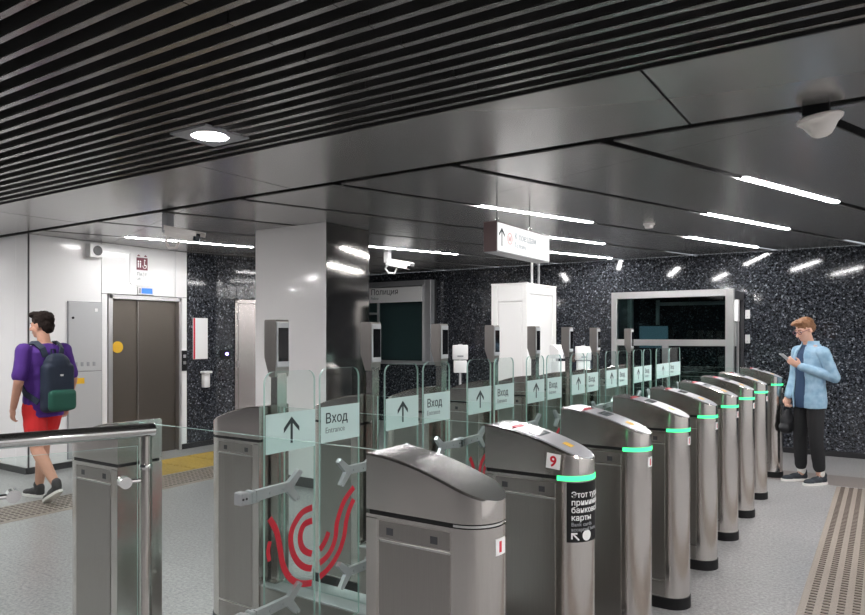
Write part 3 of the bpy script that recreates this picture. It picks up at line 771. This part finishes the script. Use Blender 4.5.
put('lettering', mesh_map(text_mesh('К поездам', .085, 'washed_ink', 0), lambda v: Vector((.001 + v.z, .32 + v.x, .13 + v.y))), fc)
put('lettering', mesh_map(text_mesh('To trains', .06, 'washed_ink', 0), lambda v: Vector((.001 + v.z, .32 + v.x, .065 + v.y))), fc)
for y in (.1, .72): MB().tube([(-.05, y, SHt), (-.05, y, CEIL - 2.247)], .006, 10).lathe([(.018, SHt + .004), (.018, SHt + .03), (.007, SHt + .04)], (-.05, y, 0), 12).obj('rod', 'chrome', e)

# ------------------------------------------------------------------ cameras, detector, speaker
def cctv(loc, d, drop, label, white, L_=.34):
    e = empty('security_camera', loc, math.atan2(d.y, d.x), label=label, cat='camera')
    c = 'white_plastic' if white else 'off_white'
    b = MB().rbox(-L_ / 2, L_ / 2, -.045, .045, -.045, .045, .012, 0, 2).obj('body', c, e); b.rotation_euler.y = math.radians(12)
    MB().rbox(-L_ / 2 - .01, L_ / 2 + .05, -.055, .055, .047, .056, .003).rbox(-L_ / 2, L_ / 2 + .05, -.056, -.05, .01, .05, .002).rbox(-L_ / 2, L_ / 2 + .05, .05, .056, .01, .05, .002).obj('sun_shield', c, b)
    MB().rbox(L_ / 2 - .004, L_ / 2 + .004, -.036, .036, -.034, .036, .003).obj('lens_window', 'black_gloss', b)
    MB().tube([(L_ / 2 + .002, 0, 0), (L_ / 2 + .01, 0, 0)], .02, 16).obj('lens', 'dark_grey', b)
    pts = [(-L_ / 2 + .01, 0, -.0), (-L_ / 2 - .03, 0, -.05), (-L_ / 2 + .02, 0, -.11), (-L_ / 2 + .12, 0, -.12), (-L_ / 2 + .16, 0, -.06)]
    MB().tube([catm for catm in pts], .014, 10).obj('swivel_arm', c, e)
    MB().rbox(-L_ / 2 - .035, -L_ / 2 + .045, -.04, .04, .03, drop, .005).obj('ceiling_mount', 'mid_grey' if not white else 'white_plastic', e)
d1 = RGT * .86 - FWD * .5
x, y = cw(-2.33, 6.42); cctv((x, y, 2.51), d1, CEIL - 2.51, 'pale box camera hanging from the ceiling near the lift', False, .40)
x, y = cw(-.475, 9.5); cctv((x, y, 2.55), d1, CEIL - 2.55, 'white bullet camera hanging before the police window', True, .36)
e = empty('ceiling_dome', (-.28, 3.97, CEIL), label='off white bell shaped device hanging under the ceiling at upper right', cat='ceiling device')
MB().rbox(-.07, .05, -.05, .05, -.045, .07, .005).obj('mount', 'black', e)
o = MB().lathe([(.001, -.04), (.095, -.042), (.108, -.052), (.104, -.066), (.08, -.085), (.062, -.115), (.045, -.138), (.025, -.148), (.001, -.15)], n=28).obj('bell', 'off_white', e); o.rotation_euler = (math.radians(6), math.radians(-6), 0)
e = empty('smoke_detector', (-2.03, 7.16, CEIL), label='small white smoke detector on the ceiling', cat='detector')
MB().lathe([(.06, 0), (.06, -.012), (.045, -.02), (.04, -.045), (.001, -.05)], n=20).obj('housing', 'off_white', e); MB().lathe([(.05, 0), (.05, -.002), (.001, -.003)], (0, 0, -.012), 20).obj('base_ring', 'mid_grey', e)

def on_lift_wall(y, z): return (WX + .0, y, z)
e = empty('wall_speaker', on_lift_wall(4.77, 2.6), label='small white loudspeaker box high on the lift wall', cat='loudspeaker')
MB().rbox(0, .1, -.085, .085, -.085, .085, .008).obj('case', 'white_plastic', e)
o = MB().lathe([(.001, 0), (.055, 0), (.06, .006), (.001, .004)]).obj('grille', 'dark_grey', e, (.1, .01, 0)); o.rotation_euler.y = math.pi / 2
e = empty('lift_sign', on_lift_wall(5.46, 2.43), label='white rounded lift sign with a maroon pictogram above the lift', cat='sign')
def rrect(y0, y1, z0, z1, r, n=6):
    p = []
    for cy, cz, a in ((y1 - r, z1 - r, 0), (y0 + r, z1 - r, 90), (y0 + r, z0 + r, 180), (y1 - r, z0 + r, 270)):
        p += [(cy + r * math.cos(math.radians(a + 90 * q / n)), cz + r * math.sin(math.radians(a + 90 * q / n))) for q in range(n + 1)]
    return p
MB().prism(rrect(-.19, .19, -.21, .21, .04), 'x', 0, .012).obj('plate', 'white_plastic', e)
MB().box(.012, .0135, -.10, .06, -.01, .15).obj('pictogram', 'maroon', e)
pic = MB()
for yy in (-.075, -.045): pic.box(.0135, .0145, yy - .008, yy + .008, .02, .085).prism([(yy + .011 * math.cos(q), .1 + .011 * math.sin(q)) for q in (k * .7 for k in range(9))], 'x', .0135, .0145)
pic.prism([(.018 + .011 * math.cos(q * .7), .118 + .011 * math.sin(q * .7)) for q in range(9)], 'x', .0135, .0145).box(.0135, .0145, .008, .02, .05, .105).box(.0135, .0145, .008, .042, .045, .06)
rows = [[(.0135, .016 + r_ * math.cos(t), .04 + r_ * math.sin(t)) for r_ in (.03, .022)] + [(.0145, .016 + r_ * math.cos(t), .04 + r_ * math.sin(t)) for r_ in (.022, .03)] for t in (math.radians(-200 + 22 * q) for q in range(11))]
pic.skin(rows).obj('figures', 'white_print', e)
for yy in (-.07, .03): MB().prism([(yy - .025, .165), (yy + .025, .165), (yy, .19)], 'x', .012, .0135).obj('small_arrow', 'maroon', e)
put('lettering', mesh_map(text_mesh('Лифт', .06, 'grey_ink', 0), lambda v: Vector((.0125 + v.z, -.1 + v.x, -.085 + v.y))), e)
put('lettering', mesh_map(text_mesh('Lift', .045, 'grey_ink', 0), lambda v: Vector((.0125 + v.z, -.1 + v.x, -.14 + v.y))), e)
e = empty('lift_display', on_lift_wall(5.49, 2.15), label='small blue lit floor display above the lift doors', cat='display')
MB().rbox(0, .02, -.12, .12, -.055, .055, .005).obj('frame', 'steel_bright', e); MB().box(.019, .0215, -.06, .095, -.035, .035).obj('screen', 'display_blue', e)
for yy in (-.1, -.08): MB().box(.019, .0215, yy, yy + .01, -.035, .035).obj('indicator', 'dark_grey', e)
e = empty('call_panel', on_lift_wall(6.09, 1.22), label='dark lift call button panel right of the lift doors', cat='button panel')
MB().rbox(0, .015, -.045, .045, -.14, .14, .004).obj('plate', 'black', e)
for z in (-.05, .04): MB().rbox(.014, .02, -.022, .022, z, z + .045, .004).obj('button', 'steel_bright', e)
e = empty('electrical_cabinet', on_lift_wall(4.46, .0), label='tall grey flush service cabinet left of the lift', cat='cabinet')
MB().rbox(0, .016, 0, .43, .1, 1.98, .003).obj('frame', 'mid_grey', e)
dk = MB().rbox(.012, .022, .01, .42, 1.14, 1.97, .003).obj('upper_door', 'panel_grey', e); MB().rbox(.012, .022, .01, .42, .11, 1.13, .003).obj('lower_door', 'panel_grey', e)
for q in range(4): MB().rbox(.021, .0255, .08 + q * .075, .115 + q * .075, 1.2, 1.25, .002).obj('vent_slot', 'mid_grey', dk)
MB().box(.0215, .023, .1, .2, .99, 1.06).obj('warning_sticker', 'yellow_print', e); MB().tube([(.02, .06, 1.78), (.028, .06, 1.78)], .015).tube([(.02, .06, 1.22), (.028, .06, 1.22)], .012).obj('lock', 'black', e)
MB().rbox(.021, .024, .33, .37, 1.86, 1.9, .003).obj('round_label', 'white_print', e)
e = empty('wall_poster', (WX, 6.36, 1.525), label='white notice with a red left border on the granite beside the lift', cat='notice')
MB().rbox(0, .01, -.125, .125, -.29, .29, .003).obj('board', 'white_print', e); MB().box(.0098, .0115, -.122, -.092, -.287, .287).obj('red_border', 'red_print', e)
e = empty('wall_dispenser', (WX, 6.44, .95), label='small white curled holder on the granite below the notice', cat='holder')
MB().rbox(0, .07, -.06, .04, -.12, .08, .012, 0, 2).obj('holder', 'white_plastic', e); MB().rbox(0, .10, -.085, .06, .08, .115, .012, 0, 2).obj('hood', 'white_plastic', e)
e = empty('door_intercom', BO + BD * .12 + Vector((0, 0, 1.3)), math.atan2(OBL[1], OBL[0]), label='dark door intercom with a violet lamp on the granite by the metal door', cat='intercom')
MB().rbox(-.06, .08, -.03, 0, -.07, .06, .006).obj('case', 'black', e); MB().lathe([(.001, 0), (.024, 0), (.02, .006), (.001, .008)]).obj('lamp', 'lamp_violet', e, (.03, -.03, 0)).rotation_euler = (math.pi / 2, 0, 0)

# ------------------------------------------------------------------ people
V = Vector
def rotm(yaw=0, pitch=0, roll=0):   # yaw left +, pitch down +
    return Matrix.Rotation(yaw, 3, 'Z') @ Matrix.Rotation(-pitch, 3, 'X') @ Matrix.Rotation(roll, 3, 'Y')
def head_shapes(mb, c, R):
    T = lambda x, y, z: V(c) + R @ V((x, y, z))
    mb.ell(T(0, -.012, .03), (.074, .094, .088), R); mb.ell(T(0, .018, -.035), (.060, .074, .080), R)
    mb.ell(T(0, .050, -.088), (.034, .036, .026), R); mb.ell(T(0, .062, .015), (.058, .03, .03), R)
    mb.cone(T(0, .088, .008), T(0, .112, -.030), .009, .015, 10); mb.ell(T(0, .104, -.036), (.019, .012, .010), R, 10)
    mb.ell(T(0, .082, -.062), (.024, .014, .008), R, 10); mb.ell(T(0, .080, -.073), (.021, .013, .008), R, 10)
    for s_ in (-1, 1):
        mb.ell(T(s_ * .076, -.005, -.008), (.010, .022, .034), R, 10); mb.ell(T(s_ * .04, .052, -.03), (.024, .03, .028), R, 10)
def face_parts(root, c, R, skin, brow):
    T = lambda x, y, z: V(c) + R @ V((x, y, z))
    for s_ in (-1, 1):
        MB().ell(T(s_ * .031, .080, .004), (.013, .010, .009), R, 12).obj('eye', 'sole_white', root)
        MB().ell(T(s_ * .031, .0885, .004), (.006, .004, .006), R, 10).obj('iris', 'black', root)
        MB().cone(T(s_ * .016, .091, .026), T(s_ * .046, .082, .028), .0045, .0035, 8).obj('eyebrow', brow, root)
    MB().ell(T(0, .094, -.0665), (.02, .004, .0025), R, 10).obj('mouth', 'maroon_lip', root)
mat('maroon_lip', (.34, .10, .09), .5)
def hand(mb, wrist, dirv, palm_n, thumb_side, curl=.35, spread=1.0, s=1.0):
    """palm + five fingers; dirv along the hand, palm_n out of the palm, thumb_side unit vector across towards the thumb"""
    d, n_ = V(dirv).normalized(), V(palm_n); n_ = (n_ - d * n_.dot(d)).normalized(); t = V(thumb_side); t = (t - d * t.dot(d) - n_ * t.dot(n_)).normalized()
    w0 = V(wrist); R = Matrix((t, n_, d)).transposed()
    mb.ell(w0 + d * .052 * s, (.040 * s, .016 * s, .052 * s), R, 14)
    for k, (off, ln) in enumerate(((.029, .072), (.0095, .080), (-.010, .075), (-.029, .060))):
        b = w0 + d * .088 * s + t * off * s; p = [b]; a = curl * .7
        for f, r in ((.45, 1), (.30, 1.5), (.25, 1.2)):
            p.append(p[-1] + (d * math.cos(a) + n_ * math.sin(a)) * ln * f * s); a += curl * r
        for q in range(3): mb.cone(p[q], p[q + 1], (.0092 - .0009 * q) * s, (.0086 - .0009 * q) * s, 10)
    b = w0 + d * .025 * s + t * .030 * s; m1 = b + (d * .75 + t * .62 + n_ * .25) * .036 * s; m2 = m1 + (d * .95 + t * .1 + n_ * .35) * .030 * s
    mb.cone(b, m1, .013 * s, .0105 * s, 10); mb.cone(m1, m2, .0105 * s, .0085 * s, 10)
def ring_loft(mb, secs, n=20):      # (centre, rx, ry) horizontal ellipses, bottom to top
    mb.skin([[(c[0] + rx * math.cos(2 * math.pi * k / n), c[1] + ry * math.sin(2 * math.pi * k / n), c[2]) for k in range(n)] for c, rx, ry in secs])
def shoe(root, heel, toe, up_m, sole_m, width=.045, name='shoe'):
    heel, toe = V(heel), V(toe); d = (toe - heel); ln = d.length; d.normalize(); side = d.cross(V((0, 0, 1))).normalized(); u = side.cross(d).normalized()
    R = Matrix((side, d, u)).transposed()
    up = MB()
    P = lambda y, z: heel + d * (y * ln) + u * z
    up.ell(P(.18, .048), (width * .85, ln * .18, .050), R); up.ell(P(.45, .042), (width * .92, ln * .30, .042), R); up.ell(P(.76, .032), (width * 1.02, ln * .24, .032), R)
    up.cone(P(.16, .055), P(.14, .095), width * .78, width * .80); up.cone(P(.25, .07), P(.55, .045), width * .6, width * .7)
    o = put(name, remesh(up, name, up_m, .006, 2), root)
    so = MB(); pts = []
    for k in range(28):
        t = 2 * math.pi * k / 28; y = .5 - .5 * math.cos(t); wv = width * (1.0 + .18 * math.sin((y - .25) * 3.2)) * abs(math.sin(t)) ** .55 * (1 if math.sin(t) >= 0 else -1)
        pts.append((wv, y))
    so.skin([[heel + d * (y * ln * 1.04 - .006) + side * x + u * z for x, y in pts] for z in (.0, .024)])
    so.obj('sole', sole_m, o)
    lc = MB()
    for q in range(4):
        y = .38 + .075 * q; z = .082 - .03 * ((y - .38) / .3)
        lc.cone(P(y, z) - side * width * .42, P(y, z) + side * width * .42, .004, .004, 6)
    lc.obj('laces', sole_m, o)

# ---- the man with the phone
fwd = RGT * -.985 - FWD * .17
x, y = cw(4.03, 7.38)
rA = empty('person', (x, y, 0), math.atan2(-fwd.x, fwd.y), label='standing person in light blue jacket and black trousers looking at a phone', cat='person')
hc, HR = V((0, .055, 1.632)), rotm(math.radians(4), math.radians(22))
b = MB(); head_shapes(b, hc, HR)
b.cone((0, -.01, 1.44), (0, .03, 1.56), .058, .052)
ring_loft(b, [((0, 0, .86), .14, .10), ((0, 0, .95), .165, .11), ((0, 0, 1.08), .145, .10), ((0, 0, 1.25), .165, .115), ((0, -.01, 1.38), .175, .105), ((0, -.01, 1.45), .11, .07), ((0, -.005, 1.48), .06, .055)])
LS, LE, LW = V((-.185, -.01, 1.405)), V((-.245, -.105, 1.13)), V((-.095, .185, 1.245))
RS, RE, RW = V((.185, -.01, 1.405)), V((.235, -.005, 1.12)), V((.175, .12, .91))
b.chain([(LS, .045), (LE, .040), (LW, .028)]); b.chain([(RS, .045), (RE, .040), (RW, .028)])
LH, LK, LA = V((-.09, 0, .9)), V((-.10, .0, .48)), V((-.10, -.05, .085)); RH, RK, RA = V((.09, 0, .9)), V((.10, .03, .48)), V((.10, .02, .085))
for h_, k_, a_ in ((LH, LK, LA), (RH, RK, RA)): b.chain([(h_, .082), (k_, .055), (k_.lerp(a_, .35), .055), (a_, .036)])
hd = (V((-.055, .30, 1.315)) - LW).normalized()
hand(b, LW, hd, V((.75, -.1, .6)), V((.3, -.3, 1)), .55)
hand(b, RW, V((-.05, .15, -1)), V((-1, .1, 0)), V((0, 1, 0)), .95)
put('body', remesh(b, 'body', 'skin', .006, 2), rA)
face_parts(rA, hc, HR, 'skin', 'hair_ginger')
T = lambda x, y, z: hc + HR @ V((x, y, z))
h = MB(); h.ell(T(0, -.022, .052), (.083, .100, .080), HR); h.ell(T(0, -.072, .01), (.072, .046, .072), HR); h.ell(T(.0, .05, .100), (.064, .048, .032), HR); h.ell(T(.02, .082, .098), (.045, .03, .022), HR)
for s_ in (-1, 1): h.ell(T(s_ * .07, -.03, .02), (.014, .035, .045), HR, 10)
put('hair', remesh(h, 'hair', 'hair_ginger', .005, 1, .008, 45), rA)
gl = MB()
for s_ in (-1, 1):
    rr = [T(s_ * .034 + .026 * math.cos(q * math.pi / 8), .101, .002 + .017 * math.sin(q * math.pi / 8)) for q in range(17)]
    gl.tube(rr, .0028, 6, cap=False); gl.tube([T(s_ * .060, .1, .008), T(s_ * .078, .06, .01), T(s_ * .080, -.01, .006)], .0025, 6)
gl.tube([T(-.009, .102, .006), T(.009, .102, .006)], .0025, 6).obj('glasses', 'glasses_frame', rA)
sh = MB(); ring_loft(sh, [((0, .004, .80), .150, .118), ((0, .004, .95), .170, .120), ((0, .004, 1.10), .155, .113), ((0, .004, 1.27), .17, .125), ((0, -.004, 1.38), .17, .112), ((0, -.006, 1.445), .105, .076), ((0, -.002, 1.47), .072, .066)])
put('shirt', remesh(sh, 'shirt', 'tee_navy', .007, 2), rA)
# jacket: open at the front - a shell built as an arc that leaves a gap over the shirt
jk = MB(); rows_o, rows_i = [], []
for z, rx, ry, cy, gap in ((.80, .180, .148, -.004, 26), (.90, .186, .150, -.004, 27), (1.00, .180, .138, -.004, 27), (1.12, .176, .130, -.002, 25), (1.24, .184, .136, -.004, 22), (1.34, .192, .134, -.008, 18), (1.40, .182, .122, -.010, 15), (1.445, .146, .098, -.012, 13), (1.475, .092, .082, -.012, 22), (1.515, .086, .080, -.016, 30)):
    ro, ri = [], []
    for k in range(33):
        a = math.radians(90 + gap + (360 - 2 * gap) * k / 32); wob = 1 + .012 * math.sin(k * 2.3 + z * 21)
        ro.append((rx * wob * math.cos(a), cy + ry * wob * math.sin(a), z)); ri.append((rx * .93 * math.cos(a), cy + ry * .93 * math.sin(a), z))
    rows_o.append(ro + ri[::-1])
jk.skin(rows_o)
for S_, E_, W_ in ((LS, LE, LW), (RS, RE, RW)):
    jk.chain([(S_ + V((0, 0, -.012)), .068), (S_.lerp(E_, .55), .060), (E_, .054), (E_.lerp(W_, .55), .047), (E_.lerp(W_, .93), .042)])
put('jacket', remesh(jk, 'jacket', 'denim_light', .006, 2, .006, 16), rA)
for s_ in (-1, 1):
    cf = (LE.lerp(LW, .93), LW) if s_ < 0 else (RE.lerp(RW, .93), RW)
    MB().cone(cf[0].lerp(cf[1], -.1), cf[0].lerp(cf[1], .55), .044, .041).obj('cuff', 'denim_light', rA)
tr = MB(); ring_loft(tr, [((0, 0, .80), .145, .105), ((0, 0, .86), .155, .110), ((0, 0, .97), .15, .105)])
for h_, k_, a_ in ((LH, LK, LA), (RH, RK, RA)): tr.chain([(h_ + V((0, 0, -.02)), .088), (h_.lerp(k_, .5), .084), (k_, .070), (k_.lerp(a_, .5), .067), (k_.lerp(a_, .78), .058)])
put('trousers', remesh(tr, 'trousers', 'trousers_black', .007, 2, .005, 14), rA)
for a_ in (LA, RA): MB().cone(a_ + V((0, -.005, .02)), a_ + V((0, 0, .075)), .043, .044).obj('sock', 'sole_white', rA)
shoe(rA, (-.10, -.125, 0), (-.13, .165, 0), 'shoe_navy', 'sole_white'); shoe(rA, (.10, -.055, 0), (.12, .235, 0), 'shoe_navy', 'sole_white')
mwA = Matrix.Translation((x, y, 0)) @ Matrix.Rotation(rA.rotation_euler.z, 4, 'Z')
# phone in the left hand
pc = LW + hd * .118 + V((.042, .012, .030))
e = empty('phone', mwA @ pc, label='dark phone with pale back held by the standing person', cat='phone')
pm = Matrix.Rotation(rA.rotation_euler.z, 3, 'Z') @ Matrix.Rotation(math.radians(38), 3, 'X')
e.rotation_euler = pm.to_euler()
MB().rbox(-.036, .036, -.074, .074, -.004, .003, .003).obj('body', 'light_grey', e); MB().box(-.033, .033, -.069, .069, .0028, .0042).obj('screen', 'black_gloss', e)
# small bag in the right hand
e = empty('hand_bag', mwA @ V((.165, .135, 0)), rA.rotation_euler.z, label='small black pouch hanging from the hand of the standing person', cat='bag')
bg = MB(); bg.ell((0, 0, .64), (.05, .085, .10)); bg.ell((0, .01, .57), (.055, .095, .07)); bg.ell((0, 0, .72), (.03, .05, .05))
put('pouch', remesh(bg, 'pouch', 'leather_black', .007, 2, .006, 20), e)
MB().tube([(0, -.05, .72), (0, -.045, .79), (0, 0, .828), (0, .05, .79), (0, .055, .72)], .006, 8).obj('strap', 'leather_black', e)

# ---- the walker with the backpack
fwd = RGT * -.88 + FWD * .475
x, y = cw(-3.72, 6.6)
rB = empty('person', (x, y, 0), math.atan2(-fwd.x, fwd.y), label='walking person in purple shirt and red shorts seen from behind', cat='person')
hc, HR = V((0, .03, 1.665)), rotm(math.radians(25), math.radians(4))
b = MB(); head_shapes(b, hc, HR); b.cone((0, -.015, 1.46), (0, .012, 1.60), .060, .054)
ring_loft(b, [((0, 0, .90), .15, .105), ((0, 0, 1.0), .165, .11), ((0, 0, 1.12), .15, .10), ((0, 0, 1.28), .175, .115), ((0, -.01, 1.42), .185, .105), ((0, -.01, 1.48), .11, .07), ((0, -.005, 1.51), .06, .055)])
LS, LE, LW = V((-.195, -.01, 1.43)), V((-.265, -.045, 1.14)), V((-.255, .055, .90))
RS, RE, RW = V((.195, -.01, 1.43)), V((.265, -.05, 1.14)), V((.265, .03, .90))
b.chain([(LS, .058), (LE, .044), (LW, .029)]); b.chain([(RS, .058), (RE, .044), (RW, .029)])
LH, LK, LA = V((-.09, 0, .92)), V((-.095, -.045, .50)), V((-.085, -.335, .185)); RH, RK, RA = V((.09, 0, .92)), V((.085, .13, .51)), V((.06, .17, .09))
for h_, k_, a_ in ((LH, LK, LA), (RH, RK, RA)): b.chain([(h_, .085), (k_, .056), (k_.lerp(a_, .33), .059), (a_, .036)])
hand(b, LW, V((.05, .25, -1)), V((1, 0, .1)), V((0, 1, .2)), .5); hand(b, RW, V((-.05, .2, -1)), V((-1, 0, .1)), V((0, 1, .2)), .5)
put('body', remesh(b, 'body', 'skin_tan', .006, 2), rB)
face_parts(rB, hc, HR, 'skin_tan', 'hair_dark')
T = lambda x, y, z: hc + HR @ V((x, y, z))
h = MB(); h.ell(T(0, -.02, .058), (.086, .104, .086), HR); h.ell(T(0, -.062, .0), (.076, .052, .085), HR); h.ell(T(0, .055, .108), (.068, .055, .034), HR)
for s_ in (-1, 1): h.ell(T(s_ * .072, -.03, .02), (.013, .035, .05), HR, 10)
put('hair', remesh(h, 'hair', 'hair_dark', .005, 1, .006, 40), rB)
sh = MB(); ring_loft(sh, [((0, 0, .80), .185, .140), ((0, 0, .88), .188, .142), ((0, 0, 1.0), .184, .134), ((0, 0, 1.15), .176, .126), ((0, 0, 1.30), .194, .135), ((0, -.008, 1.41), .20, .122), ((0, -.010, 1.465), .135, .088), ((0, -.008, 1.495), .082, .07)])
for S_, E_ in ((LS, LE), (RS, RE)): sh.chain([(S_ * .9 + V((0, 0, 1.43 * .1 - .006)), .066), (S_ + V((0, 0, -.004)), .074), (S_.lerp(E_, .5), .066), (S_.lerp(E_, .80), .067)])
put('shirt', remesh(sh, 'shirt', 'tee_purple', .007, 2, .006, 13), rB)
st = MB(); ring_loft(st, [((0, 0, .82), .165, .122), ((0, 0, .90), .178, .128), ((0, 0, 1.0), .168, .118)])
for h_, k_ in ((LH, LK), (RH, RK)): st.chain([(h_ + V((0, 0, -.02)), .105), (h_.lerp(k_, .4), .102), (h_.lerp(k_, .58), .100)])
put('shorts', remesh(st, 'shorts', 'shorts_red', .007, 2, .005, 15), rB)
shoe(rB, (-.085, -.395, .135), (-.075, -.155, .005), 'shoe_dark', 'sole_white', .047); shoe(rB, (.06, .10, 0), (.045, .38, 0), 'shoe_dark', 'sole_white', .047)
for a_ in (LA, RA): MB().cone(a_ + V((0, .0, -.01)), a_ + V((0, .01, .03)), .042, .042).obj('sock', 'shoe_dark', rB)
mwB = Matrix.Translation((x, y, 0)) @ Matrix.Rotation(rB.rotation_euler.z, 4, 'Z')
e = empty('backpack', mwB @ V((0, 0, .83)), rB.rotation_euler.z, label='navy backpack with green lower pocket worn by the walking person', cat='backpack')
bp = MB(); bp.rbox(-.145, .145, -.285, -.142, .03, .48, .05, 0, 4); bp.ell((0, -.205, .46), (.13, .085, .12)); bp.rbox(-.15, .15, -.27, -.145, .02, .30, .05, 0, 4)
put('main_bag', remesh(bp, 'main_bag', 'pack_navy', .007, 3), e)
pk = MB(); pk.rbox(-.135, .135, -.325, -.25, .035, .235, .04, 0, 3); put('front_pocket', remesh(pk, 'front_pocket', 'pack_green', .006, 2), e)
MB().rbox(-.02, .012, -.291, -.283, .36, .378, .003).obj('patch', 'white_print', e)
MB().tube([(-.02, -.15, .56), (-.018, -.15, .61), (.018, -.15, .61), (.02, -.15, .56)], .008, 8).obj('carry_loop', 'pack_navy', e)
for s_ in (-1, 1):
    mb = MB(); pts = [V((s_ * .075, -.15, .54)), V((s_ * .095, -.135, .62)), V((s_ * .11, -.06, .672)), V((s_ * .12, .02, .668)), V((s_ * .13, .105, .60)), V((s_ * .145, .142, .48)), V((s_ * .172, .10, .32)), V((s_ * .19, -.02, .20)), V((s_ * .15, -.16, .12))]
    rows = []
    for q, p in enumerate(pts):
        dd = (pts[min(q + 1, 8)] - pts[max(q - 1, 0)]).normalized(); o_ = (p - V((0, 0, min(p.z, .5)))).normalized(); sd = dd.cross(o_).normalized() * .026; o_ = sd.cross(dd).normalized() * .007
        rows.append([p + sd + o_, p - sd + o_, p - sd - o_, p + sd - o_])
    mb.skin(rows).obj('shoulder_strap', 'pack_navy', e)
